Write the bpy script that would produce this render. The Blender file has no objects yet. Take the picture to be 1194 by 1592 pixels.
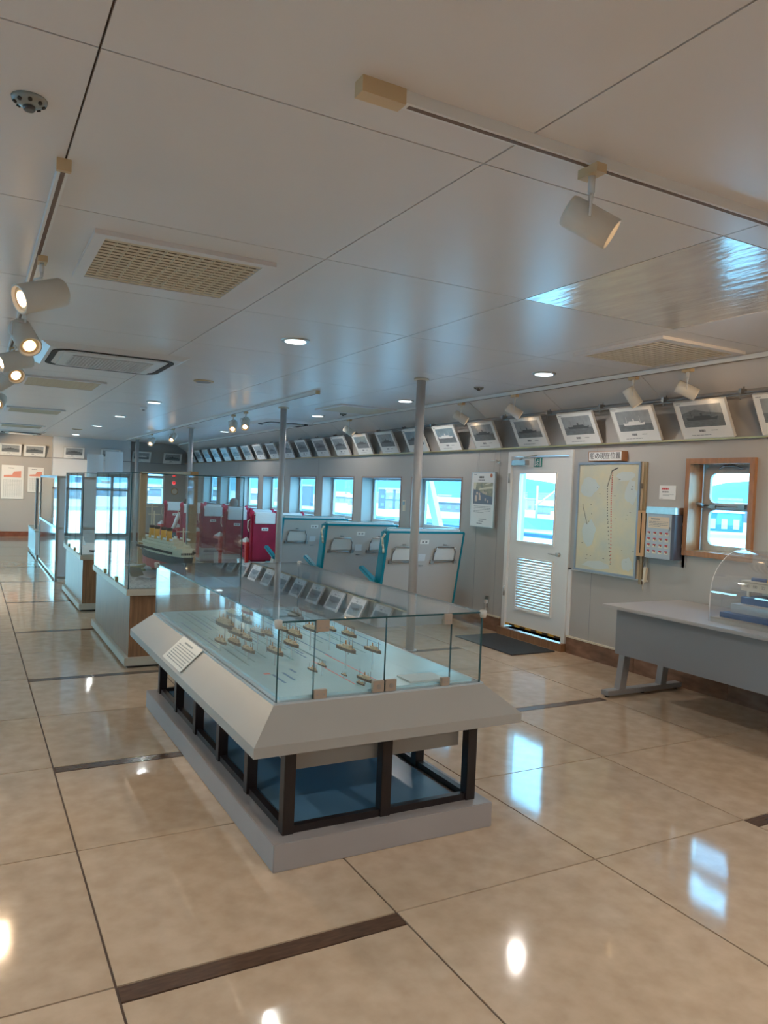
import bpy, bmesh, math, random
from mathutils import Vector, Matrix
random.seed(7)
PI = math.pi
S = bpy.context.scene
C = S.collection
# ---------------------------------------------------------------- camera
F_PX, YAW, PITCH, ROLL = 1175.8, 0.50302, -0.027976, 0.042155
def cam_setup():
    cd = bpy.data.cameras.new('camera'); co = bpy.data.objects.new('camera', cd); C.objects.link(co)
    cd.sensor_fit = 'HORIZONTAL'; cd.sensor_width = 36.0; cd.lens = F_PX * 36.0 / 1194.0
    cd.clip_start = 0.05; cd.clip_end = 6000
    cy, sy = math.cos(YAW), math.sin(YAW)
    fw = Vector((sy * math.cos(PITCH), cy * math.cos(PITCH), math.sin(PITCH)))
    r = Vector((cy, -sy, 0)); u = r.cross(fw)
    r2 = r * math.cos(ROLL) + u * math.sin(ROLL); u2 = -r * math.sin(ROLL) + u * math.cos(ROLL)
    m = Matrix((r2, u2, -fw)).transposed().to_4x4(); m.translation = Vector((0, 0, 1.6))
    co.matrix_world = m; S.camera = co
cam_setup()
# ---------------------------------------------------------------- world, sun, exposure
S.view_settings.view_transform = 'Standard'; S.view_settings.look = 'None'
S.view_settings.gamma = 1.0; S.view_settings.use_curve_mapping = False
S.view_settings.exposure = 0.85
SKY_STRENGTH = 6.2
def world_setup():
    w = bpy.data.worlds.new('sky'); S.world = w; w.use_nodes = True
    n, l = w.node_tree.nodes, w.node_tree.links; n.clear()
    out = n.new('ShaderNodeOutputWorld'); bg = n.new('ShaderNodeBackground')
    tc = n.new('ShaderNodeTexCoord'); sp = n.new('ShaderNodeSeparateXYZ'); cr = n.new('ShaderNodeValToRGB')
    l.new(tc.outputs['Generated'], sp.inputs[0]); l.new(sp.outputs['Z'], cr.inputs[0])
    e = cr.color_ramp.elements
    e[0].position = 0.0; e[0].color = (0.50, 0.90, 1.0, 1)
    e[1].position = 0.9; e[1].color = (0.14, 0.45, 1.0, 1)
    k = cr.color_ramp.elements.new(0.18); k.color = (0.26, 0.70, 1.0, 1)
    bg.inputs['Strength'].default_value = SKY_STRENGTH
    l.new(cr.outputs[0], bg.inputs[0]); l.new(bg.outputs[0], out.inputs[0])
world_setup()
def sun_setup():
    sd = bpy.data.lights.new('sun', 'SUN'); sd.energy = 5.5; sd.angle = math.radians(0.6); sd.color = (1.0, 0.96, 0.9)
    so = bpy.data.objects.new('sun', sd); C.objects.link(so); so.location = (-20, -10, 60)
    so.rotation_euler = Vector((0.42, 0.35, -0.9)).to_track_quat('-Z', 'Y').to_euler()
sun_setup()
# light powers of the room's lamps and of the added unseen ones
P_DOWN, P_SPOT, P_WARM = 11.0, 9.0, 26.0
COOL = (1.0, 0.94, 0.87); WARM = (1.0, 0.74, 0.48)

# ---------------------------------------------------------------- materials
MATS = {}
def mat(name, col, rough=0.5, metal=0.0, noise=0.0, nscale=8.0, bump=0.0, bscale=40.0, emit=0.0, spec=0.5, stretch=None, col2=None, rnd=0.0, coat=0.0):
    if name in MATS: return MATS[name]
    m = bpy.data.materials.new(name); m.use_nodes = True; MATS[name] = m
    n, l = m.node_tree.nodes, m.node_tree.links; b = n['Principled BSDF']
    b.inputs['Base Color'].default_value = (*col, 1); b.inputs['Roughness'].default_value = rough
    b.inputs['Metallic'].default_value = metal; b.inputs['Specular IOR Level'].default_value = spec
    b.inputs['Coat Weight'].default_value = coat; b.inputs['Coat Roughness'].default_value = 0.08
    if emit:
        b.inputs['Emission Color'].default_value = (*col, 1); b.inputs['Emission Strength'].default_value = emit
    tc = n.new('ShaderNodeTexCoord'); src = tc.outputs['Object']
    if stretch:
        mp = n.new('ShaderNodeMapping'); mp.inputs['Scale'].default_value = stretch; l.new(src, mp.inputs[0]); src = mp.outputs[0]
    if noise:
        t = n.new('ShaderNodeTexNoise'); t.inputs['Scale'].default_value = nscale; t.inputs['Detail'].default_value = 6
        l.new(src, t.inputs['Vector'])
        cr = n.new('ShaderNodeValToRGB'); c2 = col2 or tuple(c * (1 - noise) for c in col)
        cr.color_ramp.elements[0].position = 0.3; cr.color_ramp.elements[1].position = 0.7
        cr.color_ramp.elements[0].color = (*c2, 1); cr.color_ramp.elements[1].color = (*[min(1, c * (1 + noise * .3)) for c in col], 1)
        l.new(t.outputs['Fac'], cr.inputs[0]); outc = cr.outputs[0]
        if rnd:
            oi = n.new('ShaderNodeObjectInfo'); mr = n.new('ShaderNodeMapRange')
            mr.inputs['To Min'].default_value = 1 - rnd; mr.inputs['To Max'].default_value = 1 + rnd
            l.new(oi.outputs['Random'], mr.inputs['Value'])
            hs = n.new('ShaderNodeHueSaturation'); l.new(mr.outputs[0], hs.inputs['Value']); l.new(outc, hs.inputs['Color']); outc = hs.outputs[0]
        l.new(outc, b.inputs['Base Color'])
    if bump:
        t2 = n.new('ShaderNodeTexNoise'); t2.inputs['Scale'].default_value = bscale; t2.inputs['Detail'].default_value = 3
        l.new(src, t2.inputs['Vector']); bp = n.new('ShaderNodeBump'); bp.inputs['Strength'].default_value = bump
        bp.inputs['Distance'].default_value = 0.01; l.new(t2.outputs['Fac'], bp.inputs['Height']); l.new(bp.outputs[0], b.inputs['Normal'])
    return m
def glass_mat(name, tint, refl=1.0, rough=0.0, base=0.045, haze=0.0, hazecol=(.8, .85, .85)):
    m = bpy.data.materials.new(name); m.use_nodes = True; MATS[name] = m
    n, l = m.node_tree.nodes, m.node_tree.links; n.clear()
    out = n.new('ShaderNodeOutputMaterial'); mix = n.new('ShaderNodeMixShader'); tr = n.new('ShaderNodeBsdfTransparent'); gl = n.new('ShaderNodeBsdfGlossy')
    tr.inputs[0].default_value = (*tint, 1); gl.inputs['Roughness'].default_value = rough; gl.inputs[0].default_value = (refl, refl, refl, 1)
    geo = n.new('ShaderNodeNewGeometry'); dt = n.new('ShaderNodeVectorMath'); dt.operation = 'DOT_PRODUCT'
    l.new(geo.outputs['Incoming'], dt.inputs[0]); l.new(geo.outputs['Normal'], dt.inputs[1])
    def mth(op, a, b=None, v=None):
        x = n.new('ShaderNodeMath'); x.operation = op; l.new(a, x.inputs[0])
        if b is not None: x.inputs[1].default_value = b
        return x.outputs[0]
    ab = mth('ABSOLUTE', dt.outputs['Value']); inv = n.new('ShaderNodeMath'); inv.operation = 'SUBTRACT'; inv.inputs[0].default_value = 1.0; l.new(ab, inv.inputs[1])
    p = mth('POWER', inv.outputs[0], 5.0); ma = mth('MULTIPLY', p, 1 - base); f = mth('ADD', ma, base)
    l.new(f, mix.inputs[0]); l.new(tr.outputs[0], mix.inputs[1]); l.new(gl.outputs[0], mix.inputs[2])
    last = mix.outputs[0]
    if haze:
        df = n.new('ShaderNodeBsdfDiffuse'); df.inputs[0].default_value = (*hazecol, 1); m2 = n.new('ShaderNodeMixShader'); m2.inputs[0].default_value = haze
        l.new(last, m2.inputs[1]); l.new(df.outputs[0], m2.inputs[2]); last = m2.outputs[0]
    l.new(last, out.inputs[0]); return m

M_CEIL = mat('ceiling_panel', (0.76, 0.71, 0.67), 0.32, noise=0.03, nscale=1.5, spec=0.45, bump=0.02, bscale=3)
M_JOINT = mat('joint_brown', (0.11, 0.075, 0.06), 0.7)
M_TILE = mat('floor_tile', (0.62, 0.46, 0.32), 0.075, noise=0.14, nscale=9, bump=0.035, bscale=7, spec=0.6, rnd=0.035, col2=(0.52, 0.375, 0.25))
M_STRIP = mat('floor_strip', (0.13, 0.075, 0.05), 0.14, noise=0.3, nscale=14, stretch=(1, 5, 1))
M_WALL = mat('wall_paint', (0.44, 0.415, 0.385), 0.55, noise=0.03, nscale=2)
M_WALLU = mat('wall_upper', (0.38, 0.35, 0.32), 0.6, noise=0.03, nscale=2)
M_STONE = mat('baseboard_stone', (0.30, 0.165, 0.105), 0.22, noise=0.4, nscale=6, stretch=(1, 1, 2.5), rnd=0.06)
M_WHITE = mat('white_paint', (0.80, 0.79, 0.76), 0.4)
M_CREAM = mat('cream_plastic', (0.74, 0.66, 0.52), 0.45)
M_TANPL = mat('tan_plastic', (0.66, 0.48, 0.27), 0.45)
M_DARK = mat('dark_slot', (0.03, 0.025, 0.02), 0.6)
M_BLACKW = mat('dark_frame_wood', (0.016, 0.009, 0.009), 0.35, noise=0.4, nscale=10, stretch=(8, 8, 1))
M_GREIGE = mat('laminate_greige', (0.36, 0.335, 0.30), 0.38, noise=0.03, nscale=3)
M_PLINTH = mat('laminate_plinth', (0.36, 0.32, 0.30), 0.4, noise=0.05, nscale=3)
M_DECKP = mat('base_panel_blue_reflection', (0.10, 0.21, 0.31), 0.18)  # blue reflection on the panel is put into its base colour
M_WOODP = mat('wood_panel_case', (0.33, 0.17, 0.085), 0.35, noise=0.35, nscale=7, stretch=(9, 9, 0.6))
M_WOODL = mat('light_wood', (0.54, 0.34, 0.15), 0.4, noise=0.2, nscale=6, stretch=(8, 8, .7))
M_WOODW = mat('window_wood', (0.42, 0.20, 0.09), 0.3, noise=0.25, nscale=7, stretch=(5, 5, 1))
M_RIM = mat('case_rim', (0.55, 0.49, 0.39), 0.4)
M_METAL = mat('brushed_metal', (0.62, 0.62, 0.60), 0.3, metal=1.0, noise=0.08, nscale=30, stretch=(1, 12, 1))
M_STEEL = mat('steel_dark', (0.35, 0.34, 0.33), 0.35, metal=0.9)
M_BRASS = mat('brass', (0.62, 0.45, 0.22), 0.3, metal=0.9)
M_POLE = mat('pole_paint', (0.46, 0.44, 0.43), 0.35, bump=0.05, bscale=60)
M_TEAL = mat('teal_vinyl', (0.0, 0.24, 0.33), 0.35)
M_SHELL = mat('seat_shell', (0.50, 0.485, 0.46), 0.42)
M_RED = mat('red_plush', (0.34, 0.008, 0.045), 0.7, noise=0.25, nscale=5)
M_REDD = mat('red_armrest', (0.55, 0.03, 0.03), 0.5)
M_CLOTH = mat('white_cloth', (0.78, 0.80, 0.82), 0.8, bump=0.5, bscale=14, stretch=(1, 1, 3))
M_SEATGREY = mat('seat_base_grey', (0.42, 0.45, 0.47), 0.4)
M_PAPER = mat('paper', (0.78, 0.77, 0.74), 0.35)
M_INK = mat('ink', (0.07, 0.065, 0.06), 0.6)
M_INKR = mat('ink_red', (0.6, 0.05, 0.05), 0.6)
M_GREYINK = mat('ink_grey', (0.25, 0.25, 0.26), 0.6)
M_MAP = mat('map_paper', (0.66, 0.57, 0.36), 0.25, noise=0.25, nscale=5, col2=(0.55, 0.56, 0.47))
M_BED = mat('fleet_bed', (0.50, 0.78, 0.86), 0.22, noise=0.06, nscale=3)
M_LINE = mat('line_teal', (0.10, 0.30, 0.33), 0.5)
M_LINEB = mat('line_blue', (0.05, 0.22, 0.40), 0.5)
M_LINEP = mat('line_pink', (0.75, 0.22, 0.22), 0.5)
M_HULL = mat('ship_hull', (0.13, 0.105, 0.09), 0.5)
M_HULLR = mat('ship_hull_red', (0.45, 0.10, 0.07), 0.5)
M_SUPER = mat('ship_upper', (0.66, 0.52, 0.34), 0.5, noise=0.3, nscale=60)
M_FUNNEL = mat('ship_funnel', (0.42, 0.2, 0.08), 0.5)
M_ACRYL = glass_mat('acrylic', (0.93, 0.97, 0.98), base=0.07, haze=0.45, hazecol=(.8, .95, 1))
M_GLASS = glass_mat('case_glass', (0.955, 0.98, 0.985), base=0.045, haze=0.004)
M_WGLASS = glass_mat('window_glass', (0.93, 0.985, 0.985), base=0.04)
M_DOME = glass_mat('dome_acrylic', (0.96, 0.965, 0.98), base=0.06, haze=0.05)
M_GEDGE = mat('glass_edge', (0.02, 0.075, 0.085), 0.15)
M_GRAYBOX = mat('grey_metal_paint', (0.33, 0.32, 0.32), 0.45)
M_DESK = mat('desk_top', (0.46, 0.43, 0.415), 0.3)
M_DESKP = mat('desk_panel', (0.25, 0.245, 0.255), 0.55)
M_MATT = mat('door_mat', (0.055, 0.06, 0.065), 0.9, bump=1.0, bscale=250)
M_LAMP = mat('lamp_warm', (1.0, 0.66, 0.36), 0.4, emit=7.0)
M_LAMPC = mat('lamp_cool', (0.85, 0.97, 1.0), 0.4, emit=1.6)
M_GREEN = mat('exit_green', (0.0, 0.20, 0.16), 0.4)
M_YEL = mat('hazard_yellow', (0.65, 0.38, 0.05), 0.5)
M_GOLD = mat('funnel_yellow', (0.75, 0.36, 0.03), 0.4)
M_SILH = mat('print_dark', (0.09, 0.10, 0.11), 0.35)
M_SKYP = mat('print_sky', (0.34, 0.36, 0.37), 0.3, noise=0.2, nscale=12)
M_SEAP = mat('print_sea', (0.19, 0.21, 0.22), 0.3, noise=0.25, nscale=20, stretch=(1, 1, 4))

# ---------------------------------------------------------------- helpers
def box(bm, x0, x1, y0, y1, z0, z1, mi=0):
    v = [bm.verts.new(p) for p in ((x0,y0,z0),(x1,y0,z0),(x1,y1,z0),(x0,y1,z0),(x0,y0,z1),(x1,y0,z1),(x1,y1,z1),(x0,y1,z1))]
    for f in ((3,2,1,0),(4,5,6,7),(0,1,5,4),(1,2,6,5),(2,3,7,6),(3,0,4,7)):
        bm.faces.new([v[i] for i in f]).material_index = mi
    return v
def hexa(bm, b, t, mi=0):
    """prism between bottom polygon b and top polygon t (equal counts)"""
    vb = [bm.verts.new(p) for p in b]; vt = [bm.verts.new(p) for p in t]; n = len(b)
    bm.faces.new(vb[::-1]).material_index = mi; bm.faces.new(vt).material_index = mi
    for i in range(n): bm.faces.new([vb[i], vb[(i+1)%n], vt[(i+1)%n], vt[i]]).material_index = mi
def tube(bm, a, b, r, r2=None, seg=12, mi=0, caps=True):
    a, b = Vector(a), Vector(b); r2 = r if r2 is None else r2
    d = (b - a).normalized(); u = d.orthogonal().normalized(); w = d.cross(u)
    A = [bm.verts.new(a + (u*math.cos(2*PI*i/seg) + w*math.sin(2*PI*i/seg))*r) for i in range(seg)]
    B = [bm.verts.new(b + (u*math.cos(2*PI*i/seg) + w*math.sin(2*PI*i/seg))*r2) for i in range(seg)]
    for i in range(seg):
        f = bm.faces.new([A[i], A[(i+1)%seg], B[(i+1)%seg], B[i]]); f.material_index = mi; f.smooth = True
    if caps:
        bm.faces.new(A[::-1]).material_index = mi; bm.faces.new(B).material_index = mi
def lathe(bm, prof, seg=20, mi=0, c=(0,0,0)):
    rings = []
    for r, z in prof:
        rings.append([bm.verts.new((c[0]+r*math.cos(2*PI*i/seg), c[1]+r*math.sin(2*PI*i/seg), c[2]+z)) for i in range(seg)])
    for a, b in zip(rings, rings[1:]):
        for i in range(seg):
            f = bm.faces.new([a[i], a[(i+1)%seg], b[(i+1)%seg], b[i]]); f.material_index = mi; f.smooth = True
    bm.faces.new(rings[0][::-1]).material_index = mi; bm.faces.new(rings[-1]).material_index = mi
def path(bm, pts, r, seg=8, mi=0):
    for a, b in zip(pts, pts[1:]): tube(bm, a, b, r, seg=seg, mi=mi)
def NB(): return bmesh.new()
def wloc(o):
    v = Vector((0,0,0))
    while o is not None: v += o.location; o = o.parent
    return v
def obj(name, bm, mats, parent=None, world=False, loc=None, bevel=0.0):
    """link bm as ONE mesh object; world=True: verts are world coords, shifted to the parent's frame"""
    off = Vector((0,0,0))
    if loc is not None: off = Vector(loc)
    elif world and parent is not None: off = wloc(parent)
    if off.length: bmesh.ops.translate(bm, verts=bm.verts, vec=-off)
    bmesh.ops.recalc_face_normals(bm, faces=bm.faces)
    if bevel: bmesh.ops.bevel(bm, geom=list(bm.edges), offset=bevel, segments=2, affect='EDGES', clamp_overlap=True)
    me = bpy.data.meshes.new(name); bm.to_mesh(me); bm.free()
    for m in (mats if isinstance(mats, (list, tuple)) else [mats]): me.materials.append(m)
    o = bpy.data.objects.new(name, me); C.objects.link(o)
    if parent is not None: o.parent = parent
    if loc is not None: o.location = loc
    return o
def tag(o, label, cat=None, group=None, kind=None):
    o['label'] = label
    if cat: o['category'] = cat
    if group: o['group'] = group
    if kind: o['kind'] = kind
    return o
def thing(name, label, cat, loc=(0,0,0), rot=(0,0,0), group=None, kind=None):
    o = bpy.data.objects.new(name, None); C.objects.link(o); o.location = loc; o.rotation_euler = rot
    o.empty_display_size = 0.1
    return tag(o, label, cat, group, kind)
def kids(o): return [c for c in KID if c.parent is o] if False else list(o.children)
def dup(root, loc, rot=None, label=None, group=None):
    r = root.copy(); C.objects.link(r); r.location = loc
    if rot is not None: r.rotation_euler = rot
    if label: r['label'] = label
    if group: r['group'] = group
    for ch in list(root.children):
        c = ch.copy(); C.objects.link(c); c.parent = r
        if ch.type == 'LIGHT': pass
        for g in list(ch.children):
            d = g.copy(); C.objects.link(d); d.parent = c
    return r
def part_copy(src, parent, loc=None):
    c = src.copy(); C.objects.link(c); c.parent = parent
    if loc is not None: c.location = loc
    return c
def text(name, s, size, m, parent, loc, rot=(0,0,0), depth=0.0008, label=None, squeeze=1.0):
    cu = bpy.data.curves.new(name, 'FONT'); cu.body = s; cu.size = size; cu.extrude = depth
    cu.align_x = 'CENTER'; cu.align_y = 'CENTER'
    t = bpy.data.objects.new(name, cu); C.objects.link(t)
    dg = bpy.context.evaluated_depsgraph_get(); me = bpy.data.meshes.new_from_object(t.evaluated_get(dg))
    bpy.data.objects.remove(t); bpy.data.curves.remove(cu)
    me.materials.clear(); me.materials.append(m)
    o = bpy.data.objects.new(name, me); C.objects.link(o); o.location = loc; o.rotation_euler = rot; o.scale = (squeeze, 1, 1)
    if parent is not None: o.parent = parent
    if label: o['label'] = label
    return o
def bars(bm, x0, x1, z0, z1, y, rows, fill=0.55, seed=0, mi=0, d=0.0008, words=5):
    """rows of small dashes, standing for lines of print too small to read; facing -y"""
    rr = random.Random(seed); h = (z1 - z0) / rows
    for i in range(rows):
        zc_ = z1 - (i + .5) * h; x = x0; w = (x1 - x0)
        end = x1 if i < rows - 1 else x0 + w * .6
        while x < end:
            L = w / words * rr.uniform(.5, 1.2)
            box(bm, x, min(end, x + L * .86), y - d, y, zc_ - h * fill / 2, zc_ + h * fill / 2, mi); x += L
def glass_panel(name, x0, x1, y0, y1, z0, z1, parent, m=None, label=None):
    bm = NB(); box(bm, x0, x1, y0, y1, z0, z1)
    o = obj(name, bm, [m or M_GLASS, M_GEDGE], parent, world=True)
    d = [(x1-x0), (y1-y0), (z1-z0)]; ax = d.index(min(d))
    for p in o.data.polygons: p.material_index = 0 if abs(p.normal[ax]) > .5 else 1
    if label: o['label'] = label
    return o
def zc(y): return 2.75 - 0.004 * max(0.0, y - 3.0)
XR, XL, YB, YF = 5.50, -3.60, -3.0, 22.0     # right wall, left wall, wall behind, far wall

# ================================================================ STRUCTURE
# ---- floor: recessed joints, every tile its own part
def build_floor():
    bm = NB(); box(bm, XL, XR + .02, YB, YF, -0.12, -0.006)
    fl = tag(obj('floor', bm, M_JOINT), 'polished beige marble tiled floor with dark brown cross strips', 'floor', kind='structure')
    g = 0.0042; xs = [0.444 + 1.02 * k for k in range(-4, 6)]; cache = {}
    def piece(nm, x0, x1, y0, y1, m):
        x0, x1 = max(x0, XL), min(x1, XR + .02); y0, y1 = max(y0, YB), min(y1, YF)
        if x1 - x0 < .05 or y1 - y0 < .03: return
        w, h = round(x1 - x0 - 2*g, 4), round(y1 - y0 - 2*g, 4); key = (nm, w, h)
        if key not in cache:
            b = NB(); z = 0.0
            box(b, -w/2, w/2, -h/2, h/2, -0.006, 0.0)
            o = obj(nm, b, m, fl); cache[key] = o.data
        else:
            o = bpy.data.objects.new(nm, cache[key]); C.objects.link(o); o.parent = fl
        o.location = ((x0+x1)/2, (y0+y1)/2, 0)
    for i, x0 in enumerate(xs):
        x1 = x0 + 1.02; strip = (i - 4) % 3 == 0
        k = -3
        while True:
            J = 2.43 + 2.035 * k; 
            if J > YF: break
            sw = 0.085 if strip else 0.0
            piece('tile', x0, x1, J, J + 0.98, M_TILE)
            piece('tile', x0, x1, J + 0.98, J + 2.035 - sw, M_TILE)
            if strip: piece('strip_tile', x0, x1, J - sw, J, M_STRIP)
            k += 1
build_floor()
# ---- ceiling panels
def build_ceiling():
    bm = NB(); hexa(bm, [(XL-.3,YB-.3,2.78),(XR+.7,YB-.3,2.78),(XR+.7,YF+.3,2.70),(XL-.3,YF+.3,2.70)], [(XL-.3,YB-.3,3.0),(XR+.7,YB-.3,3.0),(XR+.7,YF+.3,3.0),(XL-.3,YF+.3,3.0)])
    ce = tag(obj('ceiling', bm, M_JOINT), 'white panelled ceiling with thin dark brown joints', 'ceiling', kind='structure')
    g = 0.0035; xs = [0.28 + 1.262 * k for k in range(-4, 4)] + [5.18]; ys = [2.19 + 1.33 * k for k in range(-4, 16)]
    for i in range(len(xs) - 1):
        for j in range(len(ys) - 1):
            x0, x1 = max(xs[i], XL), xs[i+1]; y0, y1 = max(ys[j], YB), min(ys[j+1], YF)
            if y1 - y0 < .05 or x1 - x0 < .05: continue
            metal = abs(xs[i] - 2.804) < .02 and abs(ys[j] - 2.19) < .02
            a = NB(); z0, z1 = zc(y0), zc(y1)
            q = [(x0+g,y0+g,z0),(x1-g,y0+g,z0),(x1-g,y1-g,z1),(x0+g,y1-g,z1)]
            hexa(a, q, [(p[0],p[1],p[2]+.02) for p in q])
            cx, cy = (x0+x1)/2, (y0+y1)/2
            if metal:
                mm = mat('polished_sheet', (0.80, 0.75, 0.69), 0.16, metal=0.35, noise=0.15, nscale=4, bump=0.35, bscale=9, stretch=(2.5, .6, 1))
                o = obj('metal_panel', a, mm, ce, loc=(cx, cy, 0)); o['label'] = 'bare shiny metal access panel'
            else: obj('ceiling_panel', a, M_CEIL, ce, loc=(cx, cy, 0))
    # sloped cove strips down to the right wall
    for j in range(len(ys) - 1):
        y0, y1 = max(ys[j], YB), min(ys[j+1], YF)
        if y1 - y0 < .05: continue
        a = NB(); z0, z1 = zc(y0), zc(y1)
        b = [(5.183,y0+g,z0),(XR,y0+g,z0-.20),(XR,y1-g,z1-.20),(5.183,y1-g,z1)]
        hexa(a, b, [(p[0],p[1],2.77) for p in b]); obj('cove_panel', a, M_CEIL, ce, loc=(5.3, (y0+y1)/2, 0))
build_ceiling()
# ---- walls
def wall_pieces(bm, a0, a1, opens, z0, z1, put):
    """wall along an axis from a0 to a1 with rectangular openings (s,e,lo,hi)"""
    cur = a0
    for s, e, lo, hi in sorted(opens):
        if s > cur: put(bm, cur, s, z0, z1)
        if lo > z0: put(bm, s, e, z0, lo)
        if hi < z1: put(bm, s, e, hi, z1)
        cur = e
    if cur < a1: put(bm, cur, a1, z0, z1)
WINS = [7.98 + 1.545 * k for k in range(8)]
WZ0, WZ1, WW = 1.10, 1.795, 1.22
DOOR = (5.97, 7.00, 0.085, 2.09)
opens_r = [(y, y + WW, WZ0, WZ1) for y in WINS] + [(3.88, 4.50, 1.17, 1.97), DOOR, (1.4, 2.02, 1.17, 1.97), (-1.2, -.58, 1.17, 1.97)]
bm = NB(); wall_pieces(bm, YB, YF, opens_r, -0.1, 2.155, lambda b, s, e, lo, hi: box(b, XR, XR + .24, s, e, lo, hi))
tag(obj('wall_right', bm, M_WALL), 'long cream wall with the door and the row of windows', 'wall', kind='structure')
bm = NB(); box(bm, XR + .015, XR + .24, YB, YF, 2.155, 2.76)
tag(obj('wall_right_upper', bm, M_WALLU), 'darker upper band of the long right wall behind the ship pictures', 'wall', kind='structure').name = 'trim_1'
opens_l = [(y, y + WW, WZ0, WZ1) for y in [-1.0, 1.2, 3.4, 5.6] + [7.98 + 1.4*k for k in range(10)]]  # unseen windows put in for light, set closer far down the hall
bm = NB(); wall_pieces(bm, YB, YF, opens_l, -0.1, 2.8, lambda b, s, e, lo, hi: box(b, XL - .24, XL, s, e, lo, hi))
tag(obj('wall_left', bm, M_WALL), 'cream wall on the left side of the hall', 'wall', kind='structure')
bm = NB(); box(bm, XL - .24, XR + .24, YB - .2, YB, -.1, 2.8)
tag(obj('wall_back', bm, M_WALL), 'cream wall behind the viewer', 'wall', kind='structure')
FD = [(-1.55, -0.62), (-0.35, 0.45), (-2.9, -1.9)]  # last door is unseen, added to let in more daylight
opens_f = [(a, b, 0.02, 1.72) for a, b in FD] + [(4.42, 4.88, .95, 1.70)]
bm = NB(); wall_pieces(bm, XL, XR + .24, opens_f, -0.1, 2.8, lambda b, s, e, lo, hi: box(b, s, e, YF, YF + .24, lo, hi))
tag(obj('wall_far', bm, M_WALL), 'far end wall of the hall with charts and ship pictures', 'wall', kind='structure')
# ledges
bm = NB(); box(bm, XR - .045, XR + .02, YB, YF, 2.145, 2.158)
tag(obj('trim_2', bm, M_BRASS), 'thin brass coloured picture ledge along the right wall', 'trim', kind='structure')
bm = NB(); box(bm, XL, XR - .05, YF - .04, YF, 2.10, 2.112)
tag(obj('trim_3', bm, M_GREYINK), 'thin picture ledge across the far wall', 'trim', kind='structure')
# baseboards in stone lengths
def baseboard_r():
    bm = NB(); box(bm, XR - .03, XR, YB, DOOR[0] - .05, 0.165, 0.18); box(bm, XR - .03, XR, DOOR[1] + .05, YF, .165, .18)
    b = tag(obj('baseboard_right', bm, M_CREAM), 'brown marble baseboard with cream top edge along the right wall', 'baseboard', kind='structure')
    y = YB
    while y < YF - .1:
        y1 = min(y + 1.0, YF); a, e = y, y1
        if a < DOOR[0] - .05 < e: e = DOOR[0] - .05
        elif a < DOOR[1] + .05 < e: a = DOOR[1] + .05
        elif a >= DOOR[0] - .05 and e <= DOOR[1] + .05: y = y1; continue
        q = NB(); box(q, XR - .024, XR, a + .002, e - .002, 0.0, 0.165); obj('stone_panel', q, M_STONE, b, loc=(XR, (a+e)/2, 0)); y = y1
baseboard_r()
def baseboard_f():
    bm = NB(); box(bm, XL, -1.6, YF - .02, YF, .13, .14)
    b = tag(obj('baseboard_far', bm, M_CREAM), 'red brown baseboard along the far wall', 'baseboard', kind='structure')
    m = mat('baseboard_far_stone', (0.26, 0.09, 0.05), 0.3, noise=.3, nscale=8)
    x = 0.5
    while x < XR - .1:
        q = NB(); box(q, x + .002, min(x + 1, XR - .03), YF - .025, YF, 0, .13); obj('stone_panel', q, m, b, loc=(x, YF, 0)); x += 1.0
baseboard_f()
# ---- windows in the right (and left) wall
def make_window(n, x, y, sgn, w=WW):
    t = thing('window_%d' % n, '', 'window', (x, y, WZ0), kind='structure')
    h = WZ1 - WZ0; dx = .24 * sgn
    bm = NB(); s = .022    # thin brown edge trim on the room side
    for a, b, lo, hi in ((-s, 0, -s, h + s), (w, w + s, -s, h + s), (0, w, h, h + s), (0, w, -s, 0)): box(bm, -.006*sgn, .0, a, b, lo, hi)
    obj('edge_trim', bm, mat('edge_trim_brown', (0.33, 0.22, 0.18), .5), t)
    bm = NB(); f = .05   # outer frame
    for a, b, lo, hi in ((0, f, 0, h), (w - f, w, 0, h), (f, w - f, h - f*.6, h), (f, w - f, 0, f)): box(bm, dx * .82, dx * .98, a, b, lo, hi)
    obj('window_frame', bm, mat('outer_frame', (.55, .62, .64), .4), t)
    bm = NB(); box(bm, dx * .88, dx * .90, f, w - f, f, h - f*.6); obj('pane', bm, M_WGLASS, t)
    return t
W0 = make_window(1, XR, WINS[0], 1); W0['label'] = 'bright harbour window nearest the door, with a slanting white strut outside'
ordn = ['first', 'second', 'third', 'fourth', 'fifth', 'sixth', 'seventh', 'eighth', 'ninth', 'tenth', 'eleventh', 'twelfth', 'thirteenth', 'fourteenth', 'fifteenth', 'sixteenth', 'seventeenth', 'eighteenth', 'nineteenth', 'twentieth', 'twenty-first', 'twenty-second', 'twenty-third']
for k in range(1, 8):
    d = dup(W0, (XR, WINS[k], WZ0), label='%s bright harbour window after the door along the right wall' % ordn[k]); d.name = 'window_%d' % (k + 1)
WL = make_window(9, XL, opens_l[0][0], -1); WL['label'] = 'unseen window in the left wall, added for daylight'; WL['group'] = 'left wall windows'
for k in range(1, len(opens_l)):
    d = dup(WL, (XL, opens_l[k][0], WZ0)); d.name = 'window_%d' % (9 + k)

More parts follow.
